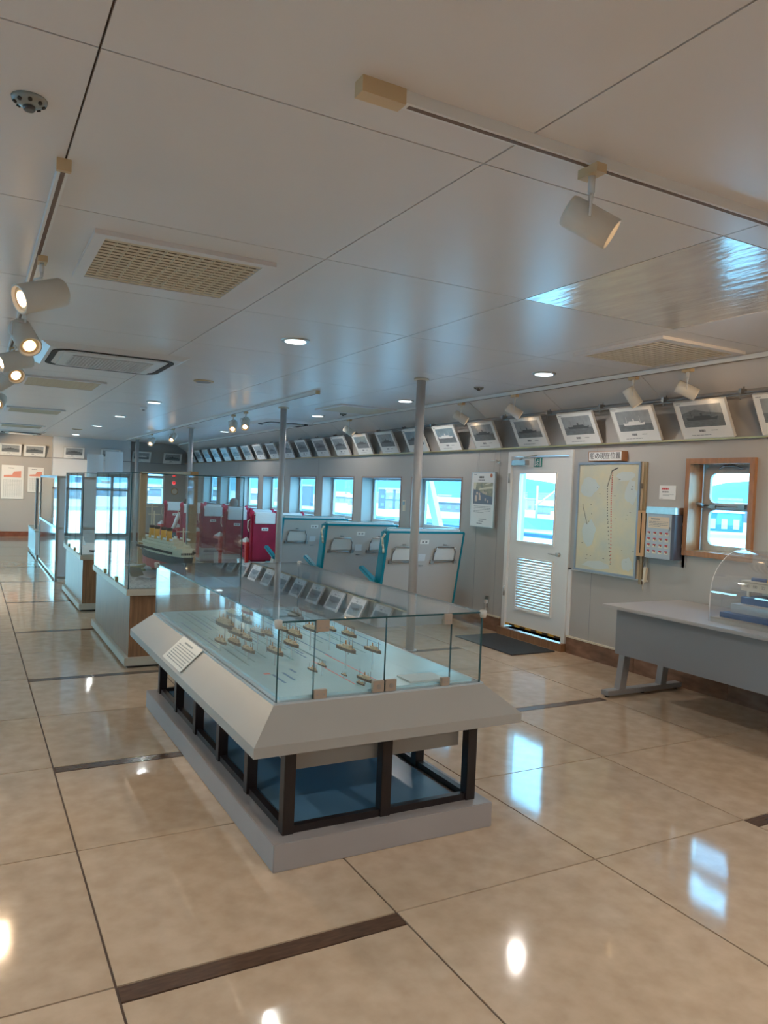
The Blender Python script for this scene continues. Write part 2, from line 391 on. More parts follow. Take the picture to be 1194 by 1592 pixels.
# ---- porthole-style window with wooden box frame
def round_rect(x0, x1, z0, z1, r, seg=5):
    pts = []
    for cx, cz, a0 in ((x1-r, z1-r, 0), (x0+r, z1-r, PI/2), (x0+r, z0+r, PI), (x1-r, z0+r, 1.5*PI)):
        for i in range(seg + 1):
            a = a0 + PI/2 * i / seg; pts.append((cx + r*math.cos(a), cz + r*math.sin(a)))
    return pts
def plate_with_hole(bm, x, d, y0, y1, z0, z1, r, m):
    """rect plate with a rounded hole, plate normal along x; outer rect = hole grown by margin m"""
    inner = round_rect(y0, y1, z0, z1, r)
    outer = []
    for (y, z) in inner:
        oy = y1 + m if y > (y0+y1)/2 else y0 - m; oz = z1 + m if z > (z0+z1)/2 else z0 - m
        # project radially on the rectangle
        cy, cz = (y0+y1)/2, (z0+z1)/2; ty = (oy-cy)/(y-cy) if abs(y-cy) > 1e-6 else 1e9; tz = (oz-cz)/(z-cz) if abs(z-cz) > 1e-6 else 1e9
        t = min(ty, tz); outer.append((cy + (y-cy)*t, cz + (z-cz)*t))
    n = len(inner); vs = []
    for xx in (x, x + d):
        vs.append(([bm.verts.new((xx, a, b)) for a, b in inner], [bm.verts.new((xx, a, b)) for a, b in outer]))
    for i in range(n):
        j = (i+1) % n
        bm.faces.new([vs[0][0][i], vs[0][0][j], vs[0][1][j], vs[0][1][i]]); bm.faces.new([vs[1][0][i], vs[1][1][i], vs[1][1][j], vs[1][0][j]])
        bm.faces.new([vs[0][0][i], vs[1][0][i], vs[1][0][j], vs[0][0][j]]); bm.faces.new([vs[0][1][i], vs[0][1][j], vs[1][1][j], vs[1][1][i]])
def make_porthole(n, y0, label):
    t = thing('window_%d' % n, label, 'window', (XR, y0, 1.17), kind='structure')
    w, h = .62, .80; f = .045
    bm = NB()
    for a, b, lo, hi in ((-.02, f - .02, -.02, h + .02), (w - f + .02, w + .02, -.02, h + .02), (f - .02, w - f + .02, h - f + .02, h + .02), (f - .02, w - f + .02, -.02, f - .02)):
        box(bm, -.035, .14, a, b, lo, hi)
    obj('wooden_frame', bm, M_WOODW, t)
    mg = mat('porthole_frame', (.52, .50, .47), .45, noise=.1, nscale=30)
    bm = NB(); plate_with_hole(bm, .14, .03, .10, w - .10, .445, .70, .055, .05); plate_with_hole(bm, .14, .03, .10, w - .10, .08, .385, .055, .05)
    box(bm, .15, .17, .03, w - .03, .70, .78); box(bm, .15, .17, .03, w - .03, .0, .06); box(bm, .15, .17, .02, .07, 0, .78); box(bm, .15, .17, w - .07, w - .02, 0, .78)
    obj('metal_frame', bm, mg, t)
    bm = NB(); box(bm, .155, .158, .08, w - .08, .42, .74); obj('pane', bm, M_WGLASS, t)
    bm = NB(); box(bm, .155, .158, .08, w - .08, .05, .41); obj('pane', bm, M_WGLASS, t)
    bm = NB(); box(bm, .10, .14, .05, w - .05, .395, .43); tube(bm, (.10, .06, .42), (.10, w - .06, .42), .006); box(bm, .085, .12, .14, .20, .40, .435); box(bm, .085, .12, w - .2, w - .14, .40, .435)
    tube(bm, (.09, w - .08, .42), (.04, w - .05, .44), .012)
    obj('latch_bar', bm, M_STEEL, t)
    bm = NB(); path(bm, [(.12, .2, .74), (.10, .26, .765), (.10, .36, .765), (.12, .42, .74)], .007); obj('hinge_bracket', bm, M_STEEL, t)
    bm = NB(); box(bm, .05, .14, .04, w - .04, .0, .03); obj('inner_sill', bm, M_WOODL, t)
    return t
PW = make_porthole(20, 3.88, 'square two-pane ship window in a deep reddish wooden box frame')
d = dup(PW, (XR, 1.4, 1.17), label='wood framed ship window nearer the viewer, outside the picture', group='unseen ship windows'); d.name = 'window_21'
d = dup(PW, (XR, -1.2, 1.17), label='wood framed ship window nearer the viewer, outside the picture', group='unseen ship windows'); d.name = 'window_22'

# ---- door
def make_door():
    y0, y1, z0, z1 = DOOR; t = thing('door_1', 'white door with window above and louvre below, green exit sign', 'door', (XR, y0, z0), kind='structure')
    bm = NB(); f = .035
    for a, b, lo, hi in ((y0 - .02, y0 + f, z0, z1 + .02), (y1 - f, y1 + .02, z0, z1 + .02), (y0 + f, y1 - f, z1 - f, z1 + .02)): box(bm, XR - .02, XR + .1, a, b, lo, hi)
    obj('door_frame', bm, M_WHITE, t, world=True)
    a, b, lo, hi = y0 + .04, y1 - .04, z0 + .03, z1 - .04
    gy0, gy1, gz0, gz1 = 6.22, 6.82, 1.10, 1.86; vy0, vy1, vz0, vz1 = 6.22, 6.80, .33, .90
    bm = NB(); wall_pieces(bm, a, b, [(gy0, gy1, gz0, gz1)], .98, hi, lambda q, s, e, l_, h_: box(q, XR + .01, XR + .05, s, e, l_, h_))
    wall_pieces(bm, a, b, [(vy0, vy1, vz0, vz1)], lo, .98, lambda q, s, e, l_, h_: box(q, XR + .01, XR + .05, s, e, l_, h_))
    leaf = obj('door_leaf', bm, M_WHITE, t, world=True)
    bm = NB(); s = .02
    for c0, c1, d0, d1 in ((gy0 - s, gy0, gz0 - s, gz1 + s), (gy1, gy1 + s, gz0 - s, gz1 + s), (gy0, gy1, gz1, gz1 + s), (gy0, gy1, gz0 - s, gz0)): box(bm, XR - .004, XR + .012, c0, c1, d0, d1)
    obj('window_bead', bm, M_WHITE, leaf, world=True)
    bm = NB(); box(bm, XR + .03, XR + .034, gy0, gy1, gz0, gz1); obj('pane', bm, M_WGLASS, leaf, world=True)
    bm = NB()
    for c0, c1, d0, d1 in ((vy0 - s, vy0, vz0 - s, vz1 + s), (vy1, vy1 + s, vz0 - s, vz1 + s), (vy0, vy1, vz1, vz1 + s), (vy0, vy1, vz0 - s, vz0)): box(bm, XR - .006, XR + .012, c0, c1, d0, d1)
    obj('louvre_frame', bm, M_WHITE, leaf, world=True)
    nsl = 19; hh = (vz1 - vz0) / nsl; first = None
    for i in range(nsl):
        z = vz0 + i * hh
        if first is None:
            bm = NB(); hexa(bm, [(XR + .002, vy0, z), (XR + .030, vy0, z), (XR + .030, vy1, z), (XR + .002, vy1, z)], [(XR + .004, vy0, z + hh * .76), (XR + .034, vy0, z + hh * .76), (XR + .034, vy1, z + hh * .76), (XR + .004, vy1, z + hh * .76)])
            first = obj('slat', bm, M_WHITE, leaf, world=True)
        else: part_copy(first, leaf, (0, 0, i * hh))
    bm = NB(); tube(bm, (XR + .012, 6.12, 1.0), (XR - .03, 6.12, 1.0), .022); tube(bm, (XR - .03, 6.12, 1.0), (XR - .035, 6.24, 1.0), .008); obj('handle', bm, M_METAL, t, world=True)['label'] = 'steel lever handle'
    bm = NB(); box(bm, XR - .05, XR + .01, 6.68, 6.92, 1.955, 2.01); path(bm, [(XR - .03, 6.8, 2.015), (XR - .14, 6.60, 2.03), (XR - .03, 6.5, 2.06)], .009); obj('door_closer', bm, M_METAL, t, world=True)['label'] = 'silver door closer with folding arm'
    for zz in (.45, 1.75):
        bm = NB(); tube(bm, (XR - .028, y1 - .02, zz), (XR - .028, y1 - .02, zz + .11), .012); obj('hinge', bm, M_METAL, t, world=True)
    sg = obj('exit_sign', (lambda q: (box(q, XR - .0, XR + .0105, 6.46, 6.59, 1.935, 2.035), q)[1])(NB()), M_GREEN, t, world=True); sg['label'] = 'small green running-man exit sign'
    # running man in the local frame u=-y
    bm = NB()
    def st(u0, v0, u1, v1, w=.009):
        p, q = Vector((u0, v0)), Vector((u1, v1)); d_ = (q - p).normalized(); nn = Vector((-d_.y, d_.x)) * w / 2
        P = [p + nn, p - nn, q - nn, q + nn]; X0, X1 = XR - .0015, XR - .0002
        hexa(bm, [(X0, 6.525 - k.x, 1.985 + k.y) for k in P], [(X1, 6.525 - k.x, 1.985 + k.y) for k in P])
    for s_ in ((-.045, -.045, -.045, .045), (.045, -.045, .045, .045), (-.045, .045, -.02, .045)): st(*s_, w=.012)
    for s_ in ((.002, .02, -.006, -.006), (-.006, -.006, .012, -.022), (.012, -.022, .006, -.042), (-.006, -.006, -.018, -.026), (-.018, -.026, -.034, -.03), (.002, .016, .02, .004), (.002, .016, -.016, .008), (-.016, .008, -.022, -.004)): st(*s_)
    tube(bm, (XR - .0015, 6.521, 2.016), (XR - .0002, 6.521, 2.016), .007, seg=8)
    obj('running_man', bm, M_WHITE, sg, world=True)
    # threshold + hazard tape
    bm = NB(); box(bm, XR - .07, XR + .2, y0 - .03, y1 + .03, 0.0, z0); obj('threshold', bm, M_WOODP, t, world=True)
    bm = NB(); box(bm, XR - .005, XR + .0095, a, b, lo, lo + .022); hz = obj('hazard_tape', bm, M_YEL, t, world=True)
    bm = NB()
    for i in range(5): box(bm, XR - .0065, XR - .005, a + .02 + i * .19, a + .115 + i * .19, lo, lo + .022)
    obj('black_band', bm, M_DARK, hz, world=True)
    return t
make_door()
def far_door(n, a, b):
    t = thing('door_%d' % n, 'bright glazed door in the far wall, unseen except where reflected', 'door', (a, YF, 0), kind='structure', group='far glazed doors')
    bm = NB(); w = b - a
    for x0, x1, z0, z1 in ((a, a + .06, .02, 1.72), (b - .06, b, .02, 1.72), (a + w/2 - .04, a + w/2 + .04, .02, 1.72), (a, b, 1.66, 1.72), (a, b, .02, .1), (a, b, 1.28, 1.33)): box(bm, x0, x1, YF + .05, YF + .1, z0, z1)
    obj('door_frame', bm, M_STEEL, t, world=True)
    bm = NB(); box(bm, a, b, YF + .07, YF + .075, .05, 1.7); obj('pane', bm, M_WGLASS, t, world=True)
for i, (a, b) in enumerate(FD): far_door(i + 2, a, b)
# far wall small window
t = thing('window_30', 'narrow bright window low in the far wall, seen through the glass cases', 'window', (4.42, YF, .95), kind='structure')
bm = NB()
for x0, x1, z0, z1 in ((4.40, 4.44, .93, 1.72), (4.86, 4.90, .93, 1.72), (4.44, 4.86, 1.68, 1.72), (4.44, 4.86, .93, .97), (4.44, 4.86, 1.40, 1.43)): box(bm, x0, x1, YF - .02, YF + .1, z0, z1)
obj('window_frame', bm, M_WHITE, t, world=True)
bm = NB(); box(bm, 4.44, 4.86, YF + .05, YF + .054, .97, 1.68); obj('pane', bm, M_WGLASS, t, world=True)
# pillar-like projecting wall block in the far middle
bm = NB(); box(bm, 1.93, 3.9, YF - .3, YF, 0, 2.7)
tag(obj('wall_block', bm, mat('block_paint', (.62, .64, .65), .5)), 'bluish white projecting part of the far wall beside the charts', 'wall', kind='structure').name = 'wall_far_block'
bm = NB(); box(bm, 1.93, 3.9, YF - .325, YF - .3, 2.10, 2.115)
tag(obj('trim_4', bm, M_GREYINK), 'thin ledge on the projecting part of the far wall', 'trim', kind='structure')

# ---- wall panel seams and rail pipes
bm = NB()
for y in (5.62, 7.2, 7.62, 12.5, 17.1): box(bm, XR - .0015, XR, y, y + .004, .18, 2.145)
tag(obj('trim_5', bm, M_GREYINK), 'fine vertical panel seams on the right wall', 'trim', kind='structure')
bm = NB(); box(bm, XR - .012, XR, 5.90, 5.945, .18, .88); box(bm, XR - .012, XR, 4.9, 5.945, .865, .88)
tag(obj('trim_6', bm, M_WHITE), 'white wiring duct running from beside the door under the map', 'trim', kind='structure')
t = thing('picture_rail', 'pair of thin dark pipes running under the ceiling above the pictures', 'rail', (5.43, 0, 2.5))
bm = NB(); tube(bm, (5.43, YB, 2.532), (5.43, YF, 2.45), .007, seg=8); obj('pipe', bm, M_STEEL, t, world=True)
bm = NB(); tube(bm, (5.40, YB, 2.508), (5.40, YF, 2.426), .007, seg=8); obj('pipe', bm, M_STEEL, t, world=True)
hk = None
for k in range(24):
    y = 3.2 + k * .77
    if hk is None:
        bm = NB(); path(bm, [(5.43, y, 2.56), (5.43, y, 2.50), (5.39, y, 2.49), (5.39, y, 2.45)], .005, seg=6); box(bm, 5.38, 5.45, y - .012, y + .012, 2.50, 2.54)
        hk = obj('hook', bm, M_STEEL, t, world=True)
    else: part_copy(hk, t, (0, k * .77, -.0035 * k * .77))
# ================================================================ COLUMNS
def column(x, y, label):
    t = thing('column', label, 'column', (x, y, 0), group='slim steel columns')
    z = zc(y); bm = NB(); tube(bm, (0,0,0.0), (0,0,z), .045, seg=20); obj('shaft', bm, M_POLE, t)
    bm = NB(); lathe(bm, [(.075, z - .02), (.075, z - .002)], 20); obj('collar', bm, M_CREAM, t)
    bm = NB(); lathe(bm, [(.07, 0.0), (.07, .012)], 20); obj('base_ring', bm, M_POLE, t)
column(3.94, 6.50, 'slim pale grey column nearest the viewer, in front of the last teal-edged seat')
column(3.88, 10.12, 'slim pale grey column before the red seats, second from the viewer')
column(3.88, 15.2, 'slim pale grey column rising behind the right wooden post')
column(3.80, 20.3, 'slim pale grey column farthest away, rising behind the left wooden post')

# ================================================================ CEILING FIXTURES
def make_vent(label, group):
    t = thing('ceiling_vent', label, 'vent', (0,0,0), group=group)
    w = .88; fr = .055; bm = NB()
    for x0, x1, y0, y1 in ((-w/2, w/2, -w/2, -w/2 + fr), (-w/2, w/2, w/2 - fr, w/2), (-w/2, -w/2 + fr, -w/2 + fr, w/2 - fr), (w/2 - fr, w/2, -w/2 + fr, w/2 - fr)): box(bm, x0, x1, y0, y1, -.022, 0)
    obj('vent_frame', bm, M_CEIL, t)
    bm = NB(); box(bm, -w/2 + fr, w/2 - fr, -w/2 + fr, w/2 - fr, -.003, 0); obj('backing', bm, mat('vent_back_shade', (.22, .16, .09), .7), t)  # dark brown stands in for the shade between the blades
    mb = mat('vent_blade', (.72, .61, .44), .5); n = 13; iw = w - 2*fr; f = None
    for i in range(1, n):
        x = -iw/2 + i * iw / n
        if f is None:
            bm = NB(); box(bm, -.002, .002, -iw/2, iw/2, -.020, -.003); f = obj('long_slat', bm, mb, t, loc=None); f.location = (x, 0, 0)
        else: part_copy(f, t, (x, 0, 0))
    f = None; n = 15
    for i in range(n):
        y = -iw/2 + (i + .5) * iw / n
        if f is None:
            bm = NB(); hexa(bm, [(-iw/2, .004, -.021), (iw/2, .004, -.021), (iw/2, .008, -.021), (-iw/2, .008, -.021)], [(-iw/2, -.006, -.0155), (iw/2, -.006, -.0155), (iw/2, -.003, -.0155), (-iw/2, -.003, -.0155)]); f = obj('cross_slat', bm, mb, t); f.location = (0, y, 0)
        else: part_copy(f, t, (0, y, 0))
    return t
G = 'square egg-crate ceiling vents'
v0 = make_vent('large beige egg-crate ceiling vent nearest the viewer', G); v0.location = (.92, 4.17, zc(4.17)); v0.rotation_euler = (-.004, 0, 0)
for x, y, lb in ((4.59, 4.12, 'egg-crate ceiling vent above the pictures beside the shiny metal panel'), (4.72, 9.5, 'egg-crate ceiling vent above the teal-edged seats'),
                 (.94, 9.75, 'beige egg-crate vent just beyond the ceiling air conditioner on the left'), (.94, 14.0, 'egg-crate vent, second beyond the left air conditioner'),
                 (.98, 18.3, 'egg-crate vent on the left, last before the far flat air conditioner')):
    dup(v0, (x, y, zc(y)), label=lb)
def aircon(x, y, label, w=1.25, dd=1.25):
    t = thing('air_conditioner', label, 'air conditioner', (x, y, zc(y)), rot=(-.004, 0, 0), group='ceiling cassette air conditioners')
    bm = NB(); a, b = w/2, dd/2
    hexa(bm, [(-a + .07, -b + .07, -.035), (a - .07, -b + .07, -.035), (a - .07, b - .07, -.035), (-a + .07, b - .07, -.035)], [(-a, -b, 0), (a, -b, 0), (a, b, 0), (-a, b, 0)]); obj('body', bm, M_CEIL, t)
    # dark rounded air slot ring
    rr = round_rect(-a + .10, a - .10, -b + .10, b - .10, .18, 5); ri = round_rect(-a + .15, a - .15, -b + .15, b - .15, .13, 5); bm = NB(); n = len(rr)
    for z in (0,):
        for i in range(n):
            j = (i + 1) % n
            hexa(bm, [(rr[i][0], rr[i][1], -.041), (rr[j][0], rr[j][1], -.041), (ri[j][0], ri[j][1], -.041), (ri[i][0], ri[i][1], -.041)], [(rr[i][0], rr[i][1], -.034), (rr[j][0], rr[j][1], -.034), (ri[j][0], ri[j][1], -.034), (ri[i][0], ri[i][1], -.034)])
    obj('air_slot', bm, M_DARK, t)
    bm = NB(); box(bm, -a + .2, a - .2, -b + .2, b - .2, -.048, -.034); obj('grille_plate', bm, M_WHITE, t)
    bm = NB(); box(bm, -a + .28, a - .28, -.3, .3, -.050, -.048); gp = obj('grille_opening', bm, mat('grille_dark', (.11, .085, .07), .6), t)
    f = None; n = 24; W = 2*a - .56
    for i in range(n + 1):
        x_ = -W/2 + i * W / n
        if f is None: bm = NB(); box(bm, -.004, .004, -.3, .3, -.056, -.050); f = obj('grille_bar', bm, M_WHITE, gp); f.location = (x_, 0, 0)
        else: part_copy(f, gp, (x_, 0, 0))
    f = None
    for i in range(11):
        y_ = -.3 + i * .06
        if f is None: bm = NB(); box(bm, -W/2, W/2, -.005, .005, -.058, -.051); f = obj('grille_bar', bm, M_WHITE, gp); f.location = (0, y_, 0)
        else: part_copy(f, gp, (0, y_, 0))
aircon(1.13, 7.55, 'white ceiling air conditioner with dark slot and square grille, on the left')
aircon(4.75, 12.4, 'ceiling air conditioner with dark slots seen beside the second column', .95, .95)
aircon(1.1, 20.6, 'flat ceiling air conditioner farthest away on the left', 1.1, .9)

def downlight(x, y, label, lit=True, k=0.6):
    z = zc(y); t = thing('ceiling_light' if lit else 'ceiling_speaker', label, 'light' if lit else 'speaker', (x, y, z), group='round recessed ceiling lights' if lit else 'round ceiling speakers')
    bm = NB(); lathe(bm, [(.105, -.012), (.11, -.004), (.11, 0)], 24); obj('ring', bm, M_METAL if lit else M_TANPL, t)
    bm = NB(); lathe(bm, [(.082, -.016), (.082, -.011)], 24); obj('diffuser' if lit else 'speaker_grille', bm, M_LAMPC if lit else mat('speaker_cloth', (.34, .34, .35), .8), t)
    if lit:
        ld = bpy.data.lights.new('downlight', 'SPOT'); ld.spot_size = math.radians(165); ld.spot_blend = .5; ld.shadow_soft_size = .03; ld.energy = P_DOWN * 4 * k; ld.color = COOL
        lo = bpy.data.objects.new('lamp', ld); C.objects.link(lo); lo.parent = t; lo.location = (0, 0, -.02)
for x, y, lb in ((2.2, 5.54, 'lit round ceiling light nearest the viewer'), (4.61, 5.44, 'lit round ceiling light right of the nearest column, by the vent'),
                 (4.72, 8.15, 'lit round ceiling light just left of the nearest column'), (2.27, 11.0, 'small lit ceiling light beyond the round speaker'),
                 (4.7, 10.8, 'small lit ceiling light between the second column and the far vent'), (2.28, 13.8, 'tiny lit ceiling light, second beyond the speaker'),
                 (4.65, 15.5, 'tiny lit ceiling light beyond the second air conditioner'), (2.3, 16.6, 'tiny lit ceiling light far down the left centre'), (2.3, 20.2, 'tiny lit ceiling light nearest the far wall')):
    downlight(x, y, lb)
for x, y, lb in ((2.2, .2, 'added unseen round ceiling light above and behind the viewer'), (4.7, 0.2, 'added unseen round ceiling light by the right wall behind the viewer'), (-1.4, 2.4, 'added unseen round ceiling light outside the left edge, nearer one'),
                 (-1.4, 10.5, 'added unseen round ceiling light outside the left edge, farther one'), (2.2, -2.2, 'added unseen round ceiling light farthest behind the viewer')):
    downlight(x, y, lb, k=1.7)  # unseen fill lights added to brighten the hall, stronger than the visible ones
downlight(2.25, 8.35, 'unlit round ceiling speaker with tan rim', False)
downlight(2.1, 18.2, 'small tan rimmed ceiling speaker far away', False)

def detector(x, y, label, dark):
    z = zc(y); t = thing('fire_detector', label, 'detector', (x, y, z), group='ceiling detectors')
    if dark:
        md = mat('detector_body', (.30, .31, .28), .25); bm = NB(); lathe(bm, [(.018, -.024), (.030, -.021), (.050, -.010), (.052, 0)], 24); obj('dome', bm, md, t)
        bm = NB(); lathe(bm, [(.015, -.036), (.018, -.032), (.018, -.022)], 16); obj('sensor_cap', bm, mat('cap_dark', (.10, .09, .08), .4), t)
        for k in range(8):
            a = 2*PI*k/8; p = Vector((.040*math.cos(a), .040*math.sin(a), -.0165)); nrm = Vector((math.cos(a)*.45, math.sin(a)*.45, -.9)).normalized()
            bm = NB(); tube(bm, p - nrm*.003, p + nrm*.0035, .0062, seg=12); obj('port', bm, M_DARK, t)
    else:
        bm = NB(); lathe(bm, [(.03, -.04), (.045, -.03), (.05, -.015), (.055, 0)], 20); obj('dome', bm, M_WHITE, t)
        bm = NB(); lathe(bm, [(.018, -.048), (.02, -.040)], 14); obj('sensor_cap', bm, M_DARK, t)
detector(.135, 2.6, 'grey fire detector with dark round ports, at the upper left of the ceiling', True)
detector(4.70, 6.58, 'dark fire detector between the column and the right track', True)
detector(2.3, 11.9, 'white smoke detector beside the left row of ceiling lights', False)
detector(4.85, 10.2, 'tiny dark detector near the far egg-crate vent', True)

# ================================================================ TRACKS AND SPOTLIGHTS
def track(a, b, label, feed=True, slot=True):
    """ceiling track from a to b (x,y)"""
    a, b = Vector((*a, zc(a[1]))), Vector((*b, zc(b[1]))); d = (b - a); L = d.length; d.normalize()
    q = d.to_track_quat('X', 'Z'); t = thing('ceiling_track', label, 'light track', a); t.rotation_mode = 'QUATERNION'; t.rotation_quaternion = q
    s = .14 if feed else .02
    bm = NB(); box(bm, s, L, -.019, .019, -.036, 0); obj('rail', bm, M_WHITE, t)
    bm = NB(); box(bm, s + .02, L - .01, -.008, .008, -.0375, -.030); obj('rail_slot', bm, mat('slot_brown', (.17, .10, .065), .5), t)
    bm = NB(); box(bm, 0, s, -.025, .025, -.045, 0); obj('feed_box', bm, M_TANPL, t)
    return t
track((.93, 1.94), (4.6, 1.94), 'white ceiling track crossing the top right, with a tan end box')
track((.275, 3.0), (.315, 12.5), 'white ceiling track on the left that carries the lit spotlights', feed=False)
track((3.52, 8.1), (3.62, 22.0 - 1.2), 'short white track above the red seats with lit spotlights', feed=False)
track((5.12, 1.2), (5.17, 21.5), 'long white track close to the picture rail along the right wall', feed=False)
def spot(x, y, aim, label, warm, group, scale=1.0, power=None, drop=.10, lit=True):
    z = zc(y) - .036; t = thing('spotlight', label, 'spotlight', (x, y, z), group=group)
    ad = M_TANPL
    bm = NB(); box(bm, -.022, .022, -.045, .045, -.03, 0); obj('adapter', bm, ad, t)
    bm = NB(); tube(bm, (0,0,-.03), (0,0,-drop*.75), .012, seg=10); tube(bm, (0,0,-drop*.6), (0,0,-drop), .008, seg=8); obj('stem', bm, M_WHITE, t)
    aim = Vector(aim).normalized(); side = aim.cross(Vector((0,0,1))).normalized()
    c = Vector((0, 0, -drop - .06*scale)); r, L = .048*scale, .155*scale
    hb, hf = c - aim*L*.5, c + aim*L*.5
    bm = NB(); path(bm, [Vector((0,0,-drop)), Vector((0,0,-drop)) + side*(r + .008), c + side*(r + .008)], .005, seg=6); obj('yoke', bm, M_WHITE, t)
    bm = NB(); seg = 24
    u = aim.orthogonal().normalized(); w = aim.cross(u)
    prof = [(r*.93, hb), (r, hb + aim*.012), (r, hf), (r*.86, hf), (r*.80, hf - aim*.018)]; rings = []
    for rad, p in prof: rings.append([bm.verts.new(p + (u*math.cos(2*PI*i/seg) + w*math.sin(2*PI*i/seg))*rad) for i in range(seg)])
    for A, B in zip(rings, rings[1:]):
        for i in range(seg): bm.faces.new([A[i], A[(i+1)%seg], B[(i+1)%seg], B[i]]).smooth = True
    bm.faces.new(rings[0][::-1]); bm.faces.new(rings[-1])
    for e in bm.edges:
        if len(e.link_faces) == 2 and e.calc_face_angle(0) > .8: e.smooth = False
    head = obj('head', bm, mat('spot_body', (.72, .68, .60), .35), t)
    bm = NB(); tube(bm, hf - aim*.0175, hf - aim*.012, r*.52, seg=20); lens = obj('lens', bm, M_LAMP if lit else M_WHITE, head)
    bm = NB()
    for k in range(1): tube(bm, hf - aim*.0178, hf - aim*.015, r*.78, r*.80, seg=20)
    obj('reflector', bm, mat('reflector_warm', (.75, .55, .32), .3, metal=.4), head)
    if lit:
        ld = bpy.data.lights.new('spot', 'SPOT'); ld.energy = power if power is not None else P_SPOT; ld.color = WARM if warm else COOL; ld.spot_size = math.radians(62); ld.spot_blend = .6; ld.shadow_soft_size = .03
        lo = bpy.data.objects.new('lamp', ld); C.objects.link(lo); lo.parent = t; lo.location = hf + aim*.01; lo.rotation_euler = aim.to_track_quat('-Z', 'Y').to_euler()
spot(1.81, 1.94, (.73, -.68, -.6), 'cream spotlight hanging alone from the near top track', True, 'spotlights aimed at the right wall', power=P_SPOT, scale=1.12, drop=.115)
for y, aim, lb in ((4.29, (.64, -.77, -.5), 'cream spotlight nearest the viewer on the right track'), (4.87, (.6, -.6, -1.3), 'cream spotlight second on the right track, tilted steeply'),
                   (6.54, (.7, -.6, -.6), 'cream spotlight on the right track above the door'), (7.55, (.7, -.6, -.55), 'cream spotlight on the right track left of the door'),
                   (10.6, (.7, -.5, -.55), 'small cream spotlight on the right track left of the nearest column')):
    spot(5.15, y, aim, lb, True, 'spotlights aimed at the right wall', power=0.7, scale=1.1, drop=.115)
spot(3.3, 1.94, (2.2, 3.45, -1.05), 'added unseen spotlight on the near top track, aimed at the map', True, 'spotlights aimed at the right wall', power=38)  # unseen pair of spotlights added to warm the map and desk wall
spot(4.2, 1.94, (1.3, 2.4, -1.25), 'added unseen spotlight on the near top track, aimed at the desk wall', True, 'spotlights aimed at the right wall', power=26)
LG = 'lit spotlights on the left track'
for y, aim, lb in ((4.25, (-1, -.42, -.42), 'largest lit spotlight on the left track, facing left'), (5.55, (.25, -.75, -.62), 'lit spotlight second on the left track, facing the viewer'),
                   (6.7, (-1, -.3, -.35), 'lit spotlight third on the left track, turned to the left edge'), (7.3, (.3, -.8, -.5), 'lit spotlight fourth on the left track, above the air conditioner'),
                   (7.9, (-.9, .3, -.7), 'spotlight fifth on the left track, seen from behind'), (10.4, (-.2, -.9, -.4), 'lowest lit spotlight at the left edge')):
    spot(.30, y, aim, lb, True, LG, power=P_WARM, scale=1.55)
LG2 = 'lit spotlights on the middle track'
for y, aim, lb in ((10.85, (-.35, -.8, -.65), 'lit spotlight on the middle track, right one of the close pair'), (11.45, (-.35, -.8, -.65), 'lit spotlight on the middle track, left one of the close pair'),
                   (15.4, (-.5, -.7, -.6), 'small lit spotlight above the right wooden post'), (17.4, (-.5, -.7, -.6), 'small lit spotlight farthest along the middle track')):
    spot(3.57, y, aim, lb, True, LG2, power=8, scale=1.3)
# unseen lamps of the same kind, aimed at the charts on the far wall
spot(.32, 19.2, (.45, 1, -.42), 'spotlight aimed at the charts on the far wall', True, LG, power=150)

# ================================================================ PICTURES
def ship_print(bm, x0, x1, z0, z1, y, kind, seed):
    """sky / sea / ship silhouette; material slots 0 sky 1 sea 2 dark 3 white"""
    r = random.Random(seed); hz = z0 + (z1 - z0) * (.34 + .1 * r.random()); w = x1 - x0; e = .0006
    box(bm, x0, x1, y - e, y, hz, z1, 0); box(bm, x0, x1, y - e, y, z0, hz, 1)
    mi = 3 if kind == 1 else 2
    def poly(pts, m, dy=2):
        hexa(bm, [(a, y - e*(dy+1), b) for a, b in pts], [(a, y - e*dy, b) for a, b in pts], m)
    if kind == 2:   # mountains behind
        poly([(x0, hz), (x1, hz), (x1, hz + .2*(z1-z0)), (x0 + .62*w, hz + .30*(z1-z0)), (x0 + .35*w, hz + .44*(z1-z0)), (x0, hz + .26*(z1-z0))], 1, 1)
    L = w * r.uniform(.62, .86); c = x0 + w * r.uniform(.46, .54); a, b = c - L/2, c + L/2; hh = (z1 - z0) * .085; zb = hz - hh * .6
    poly([(a + L*.02, zb), (b - L*.05, zb), (b, zb + hh*1.7), (b - L*.12, zb + hh*1.25), (a + L*.1, zb + hh*1.25), (a, zb + hh*1.5)], mi, 2)
    poly([(a + L*.22, zb + hh*1.2), (b - L*.22, zb + hh*1.2), (b - L*.25, zb + hh*2.3), (a + L*.26, zb + hh*2.3)], mi, 3)
    poly([(c - L*.03, zb + hh*2.2), (c + L*.03, zb + hh*2.2), (c + L*.028, zb + hh*3.8), (c - L*.032, zb + hh*3.8)], mi, 4)
    for q in (a + L*.18, b - L*.2): poly([(q - w*.004, zb + hh), (q + w*.004, zb + hh), (q + w*.002, zb + hh*5.2), (q - w*.002, zb + hh*5.2)], mi, 5)
